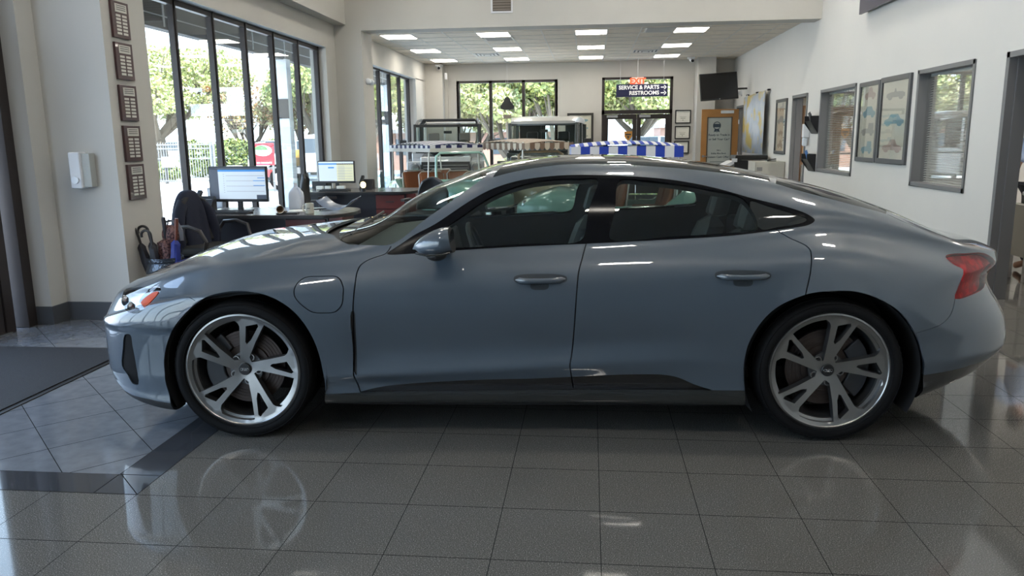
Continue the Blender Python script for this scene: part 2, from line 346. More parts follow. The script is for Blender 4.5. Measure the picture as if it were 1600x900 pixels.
for x0, x1, hx, nm in ((.36, 1.185, 1.13, 'left'), (1.195, 2.02, 1.25, 'right')):
    t = thing('exit_door', 'dark-framed glass %s leaf of the double exit door under the direction sign' % nm, 'door', (x0, YB+.05, 0))
    w = x1 - x0; m = MB().use(M_frame); m.box(0, .10, -.03, .03, .02, 2.05); m.box(w-.10, w, -.03, .03, .02, 2.05); m.box(.1, w-.1, -.03, .03, 1.93, 2.05); m.box(.1, w-.1, -.03, .03, .02, .25); m.build('door_frame', t)
    MB().use(M_pane).box(.1, w-.1, -.003, .003, .25, 1.93).build('door_pane', t)
    MB().use(mat('steel', (.55, .55, .56), .3, 1)).box(.06, .34, -.09, -.03, 1.97, 2.03).build('door_closer', t); MB().use(mat('steel')).box(.08, w-.08, -.07, -.04, .98, 1.03).build('push_bar', t)
# walls never seen directly: behind and beyond, closing the room
struct(MB().use(mat('dark_back_wall', (.14, .145, .155), .7)).box(-4.9, 8.5, -7.15, -7, 0, ZH).build('wall_behind', smooth=False))
m = MB().use(M_wallw); m.box(8.3, 8.5, -7, YB, 0, ZH); m.box(XR+.14, 8.3, YB, YB+.15, 0, ZH); m.box(XR+.14, 8.3, 10.0, 10.1, 0, ZH); m.box(XR+.14, 8.3, 15.2, 15.3, 0, ZH); m.box(XR+.14, 8.5, -7, YB+.2, 2.75, 2.85); m.box(XR+.14, 8.3, 3.0, 3.1, 0, ZH)
struct(m.build('wall_offices', smooth=False))
# lights of the high showroom ceiling (2 x 4 ft troffers)
M_lite2 = mat('lamp_diffuser_front', (.9, .9, .9), .5, emit=(1, .94, .84), es=75)
for ix, x in enumerate((-2.4, .5, 2.8)):
    for iy, y in enumerate((.6, 4.6, 8.6, 11.6)):
        t = thing('ceiling_light', 'square lit panel on the high showroom ceiling above the grey car', 'ceiling light', (x, y, ZH), 0, 'high showroom ceiling lights')
        if ix + iy == 0:
            MB().use(M_tee).box(-.20, .20, -.17, .17, -.03, -.001).build('frame', t); MB().use(M_lite2).box(-.18, .18, -.15, .15, -.036, -.0301).build('diffuser', t); t0 = t
        else:
            for ch in t0.children: c = ch.copy(); COL.objects.link(c); c.parent = t
# office ceiling lamps behind the right wall
for y, lb in ((8, 'square office ceiling lamp behind the nearer office window'), (12.3, 'square office ceiling lamp behind the farther office window'), (17.5, 'square office ceiling lamp beyond the open office door')):
    t = thing('office_light', lb, 'ceiling light', (5.6, y, 2.75)); MB().use(M_tee).box(-.3, .3, -.3, .3, -.012, -.001).build('frame', t); MB().use(mat('office_diffuser', (.9, .9, .9), .5, emit=(1, .95, .87), es=70)).box(-.28, .28, -.28, .28, -.016, -.0121).build('diffuser', t)
# ---------------------------------------------------------------- car body surface
# s runs along the car (0 = front axle, + towards the tail), t out from the centre line, z up
def pchip(xs, ys, x):
    xs = np.array(xs, float); ys = np.array(ys, float); h = np.diff(xs); d = np.diff(ys) / h
    m = np.zeros(len(xs)); m[0] = d[0]; m[-1] = d[-1]
    for i in range(1, len(xs) - 1):
        if d[i-1] * d[i] > 0:
            w1 = 2*h[i] + h[i-1]; w2 = h[i] + 2*h[i-1]
            m[i] = (w1 + w2) / (w1/d[i-1] + w2/d[i])
    i = np.clip(np.searchsorted(xs, x) - 1, 0, len(h) - 1)
    q = (x - xs[i]) / h[i]
    r = (2*q**3 - 3*q**2 + 1)*ys[i] + (q**3 - 2*q**2 + q)*h[i]*m[i] + (-2*q**3 + 3*q**2)*ys[i+1] + (q**3 - q**2)*h[i]*m[i+1]
    r = np.where(x < xs[0], ys[0] + m[0]*(x - xs[0]), r)
    return np.where(x > xs[-1], ys[-1] + m[-1]*(x - xs[-1]), r)
SMIN, SMAX = -0.93, 4.05
GX = np.linspace(SMIN - .5, SMAX + .5, 3000)
def curve(pts, sig=.05):
    xs, ys = zip(*pts)
    y = pchip(xs, ys, GX); dx = GX[1] - GX[0]; n = int(4*sig/dx) + 1
    k = np.exp(-.5*((np.arange(-n, n+1)*dx)/sig)**2); k /= k.sum()
    yp = np.concatenate([y[0] + (y[1]-y[0])*np.arange(-n, 0), y, y[-1] + (y[-1]-y[-2])*np.arange(1, n+1)])
    ys_ = np.convolve(yp, k, 'valid')
    return lambda s: np.interp(s, GX, ys_)
Wf = curve([(-.9,.93),(-.5,.95),(-.2,.967),(0,.972),(.25,.966),(.6,.95),(1.1,.944),(1.7,.946),(2.2,.956),(2.6,.975),(2.9,.982),(3.2,.975),(3.5,.95),(3.8,.92),(4.09,.90)], .08)
zbf = curve([(-.93,.26),(-.8,.20),(-.7,.165),(-.6,.148),(-.42,.125),(.1,.15),(.45,.170),(2.45,.173),(3.1,.175),(3.3,.195),(3.6,.22),(3.8,.235),(4.0,.26),(4.09,.28)], .04)
zbelt = curve([(-.9,.655),(-.75,.70),(-.6,.755),(-.45,.80),(-.2,.852),(0,.882),(.3,.913),(.6,.932),(1.0,.947),(1.45,.962),(1.72,.971),(2.14,.990),(2.44,1.006),(2.66,1.027),(2.83,1.045),(3.0,1.035),(3.2,1.0),(3.4,.96),(3.6,.922),(3.8,.880),(4.09,.83)], .06)
ztop = curve([(-.93,.71),(-.8,.780),(-.68,.835),(-.56,.885),(-.43,.912),(-.31,.932),(-.07,.952),(.17,.982),(.36,1.0),(.45,1.018),(.6,1.058),(.84,1.203),(1.05,1.283),(1.25,1.345),(1.45,1.374),(1.65,1.388),(1.9,1.388),(2.15,1.374),(2.4,1.347),(2.6,1.312),(2.82,1.262),(3.04,1.205),(3.27,1.125),(3.5,1.028),(3.65,.976),(3.8,.948),(3.95,.912),(4.05,.865)], .045)
tb_in = curve([(-.9,.13),(-.4,.135),(0,.13),(.5,.125),(1.0,.12),(2.2,.13),(2.7,.17),(3.0,.20),(3.3,.20),(3.7,.16),(4.09,.13)], .08)
cab = curve([(-.9,0),(.3,0),(.7,.8),(1.0,1),(2.9,1),(3.3,.75),(3.7,.35),(4.09,.1)], .08)       # 1 in the cabin, 0 at bonnet and tail
crs = curve([(-.9,0),(.5,.0),(.62,1),(1.6,1),(2.0,.7),(2.35,0),(4.09,0)], .05)                # door crease strength
zcr = curve([(-.9,.33),(.55,.338),(1.64,.388),(2.3,.42),(4.09,.42)], .05)
bli = curve([(-.9,0),(-.45,.2),(0,.9),(.35,.4),(.8,0),(1.9,0),(2.4,.5),(2.9,1),(3.3,.8),(3.7,.4),(4.09,.2)], .08)  # wheel blisters
def endround(s):
    f = np.clip((-.32 - s)/(-.32 - SMIN), 0, 1); r = np.clip((s - 3.2)/(SMAX - 3.2), 0, 1)
    return (1 - f**3.2)**(1/2.5) * (1 - r**2.6)**(1/2.1)
def ctrl(s):
    E = endround(s); W = Wf(s); zb = zbf(s); zl = zbelt(s); zt = ztop(s); h = np.maximum(zt - zl, .02)
    k = cab(s); c = crs(s); b = bli(s); ti = tb_in(s); zc = zcr(s)
    top = zl
    m = (top - zb)                                        # height of the lower body
    def z_(f): return zb + m*f
    P = [(W - .16, zb + .004), (W - .045, zb), (W - .022 - .01*c, zb + .035), (W - .022 - .012*c, zb + .075),
         (W - .030 - .020*c, zb + .13*m + .0 + .015),
         (W - .012 + .008*c, zc - .012 + .0*c), (W - .014 + .008*c, zc + .012),
         (W - .012 - .030*c, zc + .09), (W - .004 - .012*c, .56 + 0*s), (W + 0*s, np.minimum(.66, top - .14)), (W - .012 + .012*b, np.minimum(.75, top - .09)),
         (W - .045 + .022*b, top - .105), (W - ti + .018, top - .030), (W - ti - .004, top + .012),
         (.775*k + .755*(1-k), zl + h*(.38*k + .34*(1-k))), (.665*k + .66*(1-k), zl + h*(.755*k + .56*(1-k))),
         (.575*k + .53*(1-k), zl + h*(.915*k + .78*(1-k))), (.42*k + .38*(1-k), zl + h*(.975*k + .91*(1-k))), (.20 + 0*s, zt - .0*h), (0*s, zt)]
    T = np.array([np.broadcast_to(p[0], s.shape) for p in P]); Z = np.array([np.broadcast_to(p[1], s.shape) for p in P])
    return T*E, Z
NC = 20; VL = 2.0
KN = np.concatenate([[0]*3, np.linspace(0, 1, NC - 2), [1]*3])
def gshear(s, z):
    f = np.clip((-.1 - s)/.6, 0, 1); f = f*f*(3 - 2*f)
    g = pchip([.1,.2,.3,.4,.5,.6,.68,.74,.80,.9], [.08,.03,-.008,-.012,-.012,-.004,.022,.08,.12,.16], z)
    r = np.clip((s - 3.2)/.6, 0, 1); r = r*r*(3 - 2*r)
    q = pchip([.1,.2,.26,.34,.42,.52,.62,.68,.74,.79,.83,.87,.91,1.0], [-.45,-.30,-.14,-.03,.025,.010,-.04,-.08,-.105,-.07,-.025,-.03,-.045,-.02], z)
    return s + f*g + r*q
def bas(v):
    v = np.clip(v, 0, 1 - 1e-9); n = NC; B = np.zeros((len(KN) - 1,) + v.shape)
    for i in range(len(KN) - 1): B[i] = (v >= KN[i]) & (v < KN[i+1])
    for d in range(1, 4):
        C_ = np.zeros((len(KN) - 1 - d,) + v.shape)
        for i in range(len(KN) - 1 - d):
            a = KN[i+d] - KN[i]; b_ = KN[i+d+1] - KN[i+1]
            if a > 0: C_[i] += (v - KN[i])/a*B[i]
            if b_ > 0: C_[i] += (KN[i+d+1] - v)/b_*B[i+1]
        B = C_
    return B
def surf(s, V):
    s = np.clip(np.asarray(s, float), SMIN, SMAX); v = np.asarray(V, float)/VL
    T, Z = ctrl(s); B = bas(v)
    t = (T*B).sum(0); z = (Z*B).sum(0)
    lf = np.clip((-.20 - s)/.22, 0, 1); lf = lf*lf*(3 - 2*lf)
    t = t + lf*pchip([.0,.46,.55,.585,.605,.70,1.6], [0,0,.0,.012,.012,0,0], z)*np.minimum(1, t/.3)
    return np.stack([gshear(s, z), t, z], -1)
def surf_n(s, V, e=1e-3):
    s = np.asarray(s, float); V = np.asarray(V, float)
    a = surf(np.minimum(s+e, SMAX), V) - surf(np.maximum(s-e, SMIN), V); b = surf(s, np.minimum(V+e, VL)) - surf(s, np.maximum(V-e, 0))
    n = np.cross(a, b); l = np.linalg.norm(n, axis=-1, keepdims=True); n = n/np.maximum(l, 1e-12)
    return n      # oriented: checked outwards below
# outlines of the panels on the body surface: (s, V) pairs
TR = {
 'dlo': [(0.7359,1.3558),(0.8437,1.479),(0.9699,1.535),(1.1211,1.6028),(1.2556,1.6485),(1.4014,1.6758),(1.5477,1.6831),(1.7419,1.6822),(1.9345,1.6703),(2.1256,1.6586),(2.3444,1.628),(2.5267,1.5856),(2.7066,1.5416),(2.8006,1.4956),(2.8325,1.4509),(2.7967,1.406),(2.6402,1.3917),(2.4166,1.3794),(2.1388,1.3767),(1.7156,1.3738),(1.4515,1.3728),(1.0714,1.3609),(0.8802,1.3485)],
 'front_glass': [(0.9362,1.414),(1.0044,1.4948),(1.146,1.5671),(1.2571,1.6125),(1.4019,1.6484),(1.5475,1.6602),(1.6928,1.6601),(1.7858,1.653),(1.7365,1.5322),(1.6907,1.3967),(1.4515,1.3924),(1.071,1.3868)],
 'rear_glass': [(1.8945,1.6475),(2.0285,1.6448),(2.155,1.6355),(2.3419,1.6103),(2.5028,1.5734),(2.551,1.4123),(2.4174,1.4024),(2.1393,1.3985),(1.841,1.4007),(1.8656,1.529)],
 'quarter_glass': [(2.5299,1.5667),(2.6138,1.545),(2.7326,1.5004),(2.7953,1.4593),(2.7692,1.4297),(2.6504,1.4144),(2.5726,1.4092)],
 'ws_edge': [(0.5256,1.5326),(0.6485,1.475),(0.7416,1.4504),(0.8995,1.5594),(1.0593,1.6417),(1.1541,1.7014),(1.2042,1.7476)],
 'roof_edge': [(1.2516,1.7325),(1.3995,1.7598),(1.5483,1.7787),(1.7468,1.7853),(1.9751,1.7659),(2.1696,1.7566),(2.3629,1.7467),(2.5231,1.7379),(2.6571,1.7157)],
 'back_edge': [(2.6831,1.7029),(2.8051,1.6629),(2.9328,1.6397),(3.0733,1.6293),(3.2193,1.6428)],
 'hatch_line': [(3.2289,1.6427),(3.3224,1.602),(3.4946,1.6119)],
 'cowl_tip': [(0.3818,1.7815),(0.4828,1.5823)],
 'cowl_top': [(0.3883,1.9244),(0.4646,1.9495)],
 'front_gap': [(0.7522,1.4335),(0.7261,1.3605),(0.6729,1.3241),(0.6328,1.2938),(0.6065,1.2588),(0.5955,1.2171),(0.5891,1.1101),(0.5784,0.9346),(0.5643,0.5246),(0.5881,0.2295)],
 'vent': [(0.5711,0.9466),(0.5838,0.9504),(0.5853,0.8222),(0.581,0.6849),(0.5788,0.5242),(0.5663,0.5826),(0.5647,0.7571)],
 'mid_gap': [(1.7219,1.3785),(1.7016,1.2504),(1.68,1.1467),(1.6532,0.6916),(1.6401,0.5305),(1.6491,0.3869),(1.659,0.2676)],
 'rear_gap': [(2.6449,1.3936),(2.7059,1.2927),(2.7415,1.2576),(2.7657,1.233),(2.7781,1.2102),(2.7777,1.1845),(2.7689,1.1287),(2.7541,1.0753),(2.7429,1.0199)],
 'door_low': [(0.5881,0.2295),(0.6359,0.2628),(0.7069,0.3018),(0.7719,0.324),(0.9669,0.3613),(1.225,0.3815),(1.4488,0.3836),(1.6395,0.3934),(1.7972,0.4024),(1.954,0.4048),(2.0943,0.4),(2.1725,0.3792),(2.2543,0.3255),(2.3348,0.2754)],
 'sill_top': [(0.3872,0.2123),(0.588,0.22),(1.0304,0.2339),(1.5761,0.2457),(2.3348,0.2716),(2.5124,0.2741)],
 'farch': [(-0.4118,0.0762),(-0.3981,0.3606),(-0.3912,0.5514),(-0.3845,0.6962),(-0.3509,0.7958),(-0.2819,0.9057),(-0.1906,1.0148),(-0.0915,1.1124),(0.004,1.1327),(0.1013,1.1007),(0.196,1.0434),(0.2871,0.9553),(0.3556,0.8412),(0.3946,0.7334),(0.4124,0.5642),(0.4129,0.2088),(0.4077,0.0652)],
 'rarch': [(2.5009,0.0583),(2.4883,0.3369),(2.4801,0.4662),(2.4965,0.7044),(2.5393,0.8668),(2.6234,0.9808),(2.7362,1.04),(2.8679,1.0584),(3.0016,1.0528),(3.1205,1.006),(3.2172,0.9139),(3.2793,0.7915),(3.3173,0.6172),(3.3501,0.3827),(3.3959,0.1098)],
 'bumper_gap_f': [(-0.4518,1.2084),(-0.3376,1.1649),(-0.2018,1.0309)],
 'bumper_gap_r': [(3.5289,1.0044),(3.4984,0.9522),(3.4602,0.9056),(3.4179,0.8694),(3.3993,0.8582),(3.3379,0.831),(3.2754,0.8032)],
 'diffuser': [(3.33,0.3803),(3.5376,0.3941),(3.7483,0.424),(3.8377,0.4461)],
 'lip': [(-0.6502,0.1572),(-0.6064,0.177),(-0.5086,0.1988),(-0.4003,0.1867)],
 'slit': [(-0.5878,0.8132),(-0.5766,0.8181),(-0.5639,0.8186),(-0.5539,0.8149),(-0.548,0.801),(-0.5477,0.7803),(-0.548,0.7581),(-0.5456,0.7252),(-0.543,0.6842),(-0.5415,0.6325),(-0.5397,0.5486),(-0.5422,0.4485),(-0.5567,0.4026),(-0.5681,0.3941),(-0.5802,0.3931),(-0.5898,0.3983),(-0.5961,0.4219),(-0.6003,0.4603),(-0.607,0.5076),(-0.6178,0.5474),(-0.6297,0.5806),(-0.6369,0.613),(-0.6343,0.659),(-0.6237,0.7012),(-0.6125,0.7354),(-0.6055,0.7646),(-0.5984,0.7933)],
 'headlight': [(-0.7955,1.4934),(-0.7803,1.5117),(-0.7408,1.4921),(-0.6993,1.4634),(-0.6399,1.4279),(-0.5741,1.3857),(-0.5236,1.3432),(-0.5107,1.3263),(-0.5003,1.31),(-0.4924,1.2948),(-0.4864,1.2685),(-0.4855,1.241),(-0.4834,1.2102),(-0.4725,1.1058),(-0.4811,1.0004),(-0.5013,0.9749),(-0.5146,0.9749),(-0.5287,0.9821),(-0.5428,0.9929),(-0.5549,1.0036),(-0.5674,1.0185),(-0.5808,1.0443),(-0.6121,1.1595),(-0.6391,1.2063),(-0.6629,1.2375),(-0.6868,1.268),(-0.7098,1.3007),(-0.7319,1.3379),(-0.7553,1.385),(-0.78,1.4426)],
 'marker': [(-0.544,1.2949),(-0.5304,1.2965),(-0.5147,1.293),(-0.5031,1.2853),(-0.4948,1.2477),(-0.4902,1.1858),(-0.4962,1.1075),(-0.5168,1.1593),(-0.5532,1.2153),(-0.562,1.247),(-0.558,1.2773)],
 'fang': [(-0.7774,1.1957),(-0.7369,1.2552),(-0.722,1.3135),(-0.6696,1.2348),(-0.5899,1.0544),(-0.542,0.9888),(-0.507,0.9681),(-0.523,0.8799),(-0.5828,0.8252),(-0.6397,0.8253),(-0.7157,0.8387)],
 'taillight': [(3.4876,1.2774),(3.4995,1.2882),(3.5173,1.2984),(3.5369,1.3083),(3.5704,1.3225),(3.6092,1.3355),(3.6494,1.3493),(3.6951,1.3714),(3.743,1.3954),(3.7833,1.3963),(3.8125,1.3705),(3.8443,1.3371),(3.8626,1.3049),(3.8595,1.2841),(3.8815,1.2632),(3.8658,1.2504),(3.8658,1.2331),(3.8632,1.2087),(3.8271,1.1879),(3.848,1.1313),(3.8597,1.0566),(3.8305,1.0298),(3.7923,1.0202),(3.7508,1.0157),(3.707,1.0127),(3.6377,1.0072),(3.5677,1.0025),(3.5302,1.0083),(3.5361,1.0305),(3.5537,1.0655),(3.5508,1.1032),(3.5467,1.1368),(3.5433,1.1693),(3.5529,1.1967),(3.5442,1.2103),(3.5238,1.2174),(3.5062,1.2263),(3.4937,1.2416),(3.4854,1.26)],
 'flap': [(0.3467,1.2011),(0.4129,1.198),(0.4988,1.1847),(0.5311,1.1131),(0.5323,1.0504),(0.5255,0.9917),(0.493,0.9479),(0.4334,0.9409),(0.3806,0.9478),(0.3322,0.9912),(0.2989,1.0492),(0.2955,1.1213),(0.3148,1.1763)],
 'handle_f': [(1.3681,1.1199),(1.6195,1.1214)],
 'handle_r': [(2.3348,1.1245),(2.5767,1.1229)],
 'mirror': [(1.008,1.3441),(0.9274,1.3825)],
}
# ---------------------------------------------------------------- the grey car
CAR_A = math.radians(3.2)
cn = Vector((-math.sin(CAR_A), math.cos(CAR_A), 0))
car = thing('sports_sedan', 'glossy blue-grey four-door electric coupe parked side-on across the polished showroom floor', 'car',
            Vector((-1.729, 3.597, 0)) + .93*cn, CAR_A)
M_paint = mat('car_paint', (.050, .068, .090), .36, 0, .5, 1, .015)
M_black = mat('gloss_black', (.006, .006, .007), .12, 0, .5, 1, .02)
M_trim = mat('matt_black_plastic', (.012, .012, .013), .55)
M_lining = mat('dark_lining', (.018, .02, .022), .8)
M_tint = glass('tinted_window', (.50, .56, .54), 0, 1.5)
M_ws = glass('windscreen_glass', (.62, .70, .68), 0, 1.5)
M_dark_glass = mat('roof_glass', (.012, .014, .014), .04, 0, .6)
M_skirt = mat('dark_sill_gloss', (.014, .016, .016), .22, 0, .5, 1, .05)
def crom(pts, closed=False, k=7):
    p = [np.array(q, float) for q in pts]; n = len(p); out = []
    for i in range(n if closed else n - 1):
        p0 = p[(i-1) % n] if (closed or i > 0) else 2*p[0] - p[1]; p1 = p[i]; p2 = p[(i+1) % n]; p3 = p[(i+2) % n] if (closed or i < n-2) else 2*p[-1] - p[-2]
        t0 = 0; t1 = t0 + max(np.linalg.norm(p1-p0), 1e-4)**.5; t2 = t1 + max(np.linalg.norm(p2-p1), 1e-4)**.5; t3 = t2 + max(np.linalg.norm(p3-p2), 1e-4)**.5
        for j in range(k):
            t = t1 + (t2-t1)*j/k
            A1 = (t1-t)/(t1-t0)*p0 + (t-t0)/(t1-t0)*p1; A2 = (t2-t)/(t2-t1)*p1 + (t-t1)/(t2-t1)*p2; A3 = (t3-t)/(t3-t2)*p2 + (t-t2)/(t3-t2)*p3
            B1 = (t2-t)/(t2-t0)*A1 + (t-t0)/(t2-t0)*A2; B2 = (t3-t)/(t3-t1)*A2 + (t-t1)/(t3-t1)*A3
            out.append((t2-t)/(t2-t1)*B1 + (t-t1)/(t2-t1)*B2)
    if not closed: out.append(p[-1])
    return [tuple(q) for q in out]
def buf(line, w):
    L = [np.array(q) for q in line]; a = []; b = []
    for i, q in enumerate(L):
        d = L[min(i+1, len(L)-1)] - L[max(i-1, 0)]; d /= np.linalg.norm(d) + 1e-12; nn_ = np.array([-d[1], d[0]])*w
        a.append(tuple(q + nn_)); b.append(tuple(q - nn_))
    return a + b[::-1]
T_ = TR
fgap = crom(T_['front_gap']); mgap = crom(T_['mid_gap']); rgap = crom(T_['rear_gap']); low = crom(T_['door_low']); dlo = crom(T_['dlo'], True)
def at_(line, f): return line[int(f*(len(line)-1))]
fa = crom(T_['farch'])[2:-2]; ra = crom(T_['rarch'])[2:-2]
farch = [(fa[0][0]-.005, -.1)] + fa + [(fa[-1][0], -.1)]; rarch = [(ra[0][0], -.1)] + ra + [(ra[-1][0], -.1)]
wse = crom(T_['ws_edge']); re_ = crom(T_['roof_edge']); be = crom(T_['back_edge'])
ws_base = crom([T_['ws_edge'][0], (.455, 1.66), (.405, 1.82), (.385, 2.0)])
windscreen = wse + [(1.235, 1.84), (1.245, 2.05), (.385, 2.05)] + ws_base[::-1][:-1]
roofg = re_ + [(2.672, 1.8), (2.69, 2.05), (1.30, 2.05), (1.285, 1.85)]
backg = be + [(3.262, 1.75), (3.30, 2.05), (2.745, 2.05), (2.72, 1.82)]
cowl = ws_base + [(.385, 2.05), (.26, 2.05)] + crom([(.27, 2.0), (.30, 1.88), (.375, 1.79), (.44, 1.66)]) + [(.50, 1.57)]
iN = min(range(len(low)), key=lambda i: abs(low[i][0] - T_['mid_gap'][-1][0]))
front_door = fgap + low[1:iN] + mgap[::-1] + [(T_['mid_gap'][0][0], 1.45), (.62, 1.45)]
rear_door = mgap + low[iN+1:] + [(2.45, -.0), (2.47, .0), (2.47, .3), (2.6, 1.02), (2.68, 1.10)] + rgap[::-1] + [(2.62, 1.45), (T_['mid_gap'][0][0], 1.45)]
st = T_['sill_top']
REG = [
 ('hole', farch), ('hole', rarch),
 ('gap', buf(fgap, .0032)), ('gap', buf(mgap, .0028)), ('gap', buf(rgap, .0028)),
 ('gap', buf(crom(T_['bumper_gap_f']), .0018)), ('gap', buf(crom(T_['bumper_gap_r']), .0018)), ('gap', buf(crom(T_['hatch_line']), .002)),
 ('gap', buf(crom(T_['flap'], True) + [T_['flap'][0]], .0028)),
 ('front_window', crom(T_['front_glass'], True)), ('rear_window', crom(T_['rear_glass'], True)), ('quarter_window', crom(T_['quarter_glass'], True, 5)),
 ('window_trim', dlo),
 ('windscreen', windscreen), ('roof_glass', roofg), ('rear_screen', backg), ('cowl', cowl),
 ('side_marker', T_['marker']), ('headlight', T_['headlight']), ('taillight', T_['taillight']),
 ('air_curtain', T_['slit']), ('vent', crom(T_['vent'], True, 4)),
 ('charging_flap', crom(T_['flap'], True)),
 ('front_lip', [(-1, -.1), (-.3, -.1), T_['lip'][3], T_['lip'][2], T_['lip'][1], T_['lip'][0], (-1, T_['lip'][0][1])]),
 ('rear_diffuser', [(3.25, -.1), T_['diffuser'][0], T_['diffuser'][1], T_['diffuser'][2], T_['diffuser'][3], (4.2, T_['diffuser'][3][1]), (4.2, -.1)]),
 ('sill', [(.35, -.1), (.35, st[0][1])] + st[1:-1] + [(2.56, st[-1][1]), (2.56, -.1)]),
 ('sill_insert', low + [(2.36, -.1), (.55, -.1)]),
 ('front_door', front_door), ('rear_door', rear_door),
 ('front_bumper', [(-1, -.1), (-.35, -.1), (-.2, .9)] + crom(T_['bumper_gap_f'])[::-1] + [T_['headlight'][12], T_['headlight'][18], T_['headlight'][24], T_['headlight'][0], (-1, T_['headlight'][0][1])]),
 ('rear_bumper', [(3.2, -.1), (3.2, .9)] + crom(T_['bumper_gap_r'])[::-1] + [T_['taillight'][27], T_['taillight'][21], (4.2, 1.02), (4.2, -.1)]),
 ('bonnet', [(-1, T_['headlight'][0][1]), T_['headlight'][0], T_['headlight'][3], (-.35, 1.45), (0, 1.49), (.3, 1.55), (.44, 1.60), (.5, 1.62), (.5, 2.1), (-1, 2.1)]),
 ('boot_lid', [(3.25, 2.1)] + [(3.215, 1.64)] + crom(T_['hatch_line']) + [(3.7, 1.44), (4.2, 1.36), (4.2, 2.1)]),
]
def inpoly(px, py, poly):
    poly = np.array(poly); x0, y0 = poly[:, 0], poly[:, 1]; x1, y1 = np.roll(x0, -1), np.roll(y0, -1)
    r = np.zeros(px.shape, bool)
    for a, b, c, d in zip(x0, y0, x1, y1):
        if b == d: continue
        r ^= ((b > py) != (d > py)) & (px < (c - a)*(py - b)/(d - b) + a)
    return r
def car_cdt():
    pts = []; edges = []
    bx = [(SMIN, 0), (SMAX, 0), (SMAX, VL), (SMIN, VL)]
    def addline(L, closed=True):
        b = len(pts)
        dens = []
        for i in range(len(L) if closed else len(L)-1):
            p = np.array(L[i]); q = np.array(L[(i+1) % len(L)]); m = max(1, int(np.linalg.norm(q-p)/.025))
            dens += [tuple(p + (q-p)*j/m) for j in range(m)]
        if not closed: dens.append(L[-1])
        pts.extend(dens); n = len(dens)
        edges.extend((b+i, b+(i+1) % n) for i in range(n if closed else n-1))
    addline(bx)
    for _, L in REG: addline(L)
    cons = np.array(pts)
    S = np.concatenate([SMIN + .35*(1-np.cos(np.linspace(0, np.pi/2, 42)))**1.3, np.linspace(SMIN+.36, SMAX-.46, 200), SMAX - .45*(1-np.cos(np.linspace(np.pi/2, 0, 46)))**1.3])
    V = np.linspace(0, VL, 105)
    G = np.array([(a, b) for a in S for b in V])
    keep = np.ones(len(G), bool)
    H = {}
    for p in cons: H.setdefault((int(p[0]//.03), int(p[1]//.03)), []).append(p)
    for i, g in enumerate(G):
        a, b = int(g[0]//.03), int(g[1]//.03)
        for da in (-1, 0, 1):
            for db in (-1, 0, 1):
                for p in H.get((a+da, b+db), ()):
                    if (p[0]-g[0])**2 + (p[1]-g[1])**2 < 3.0e-5: keep[i] = False
    allp = [Vector(map(float, p)) for p in pts] + [Vector(map(float, p)) for p in G[keep]]
    r = delaunay_2d_cdt(allp, edges, [], 0, 1e-6)
    v = np.array([(a.x, a.y) for a in r[0]]); f = np.array([t for t in r[2] if len(t) == 3])
    return v, f
cv, cf = car_cdt()
cc = cv[cf].mean(1)
lab = np.full(len(cf), 'body_side', dtype=object); done = np.zeros(len(cf), bool)
for nme, L in REG:
    q = inpoly(cc[:, 0], cc[:, 1], L) & ~done; lab[q] = nme; done |= q
outd = (cc[:, 0] < SMIN) | (cc[:, 0] > SMAX) | (cc[:, 1] < 0) | (cc[:, 1] > VL)
lab[outd] = 'hole'
cvc = np.stack([np.clip(cv[:, 0], SMIN, SMAX), np.clip(cv[:, 1], 0, VL)], 1)
CP = surf(cvc[:, 0], cvc[:, 1]); CN = -surf_n(cvc[:, 0], cvc[:, 1])
bad = ~np.isfinite(CN).all(1) | (np.linalg.norm(CN, axis=1) < .5)
CN[bad] = [0, 0, 1]
ce = CP[:, 1] < 1e-4
for i in np.where(ce & (cvc[:, 0] <= SMIN + 1e-4))[0]: CN[i] = [-1, 0, 0]
for i in np.where(ce & (cvc[:, 0] >= SMAX - 1e-4))[0]: CN[i] = [1, 0, 0]
CN[(cvc[:, 1] >= VL - 1e-6), 1] = 0
CN /= np.linalg.norm(CN, axis=1, keepdims=True)
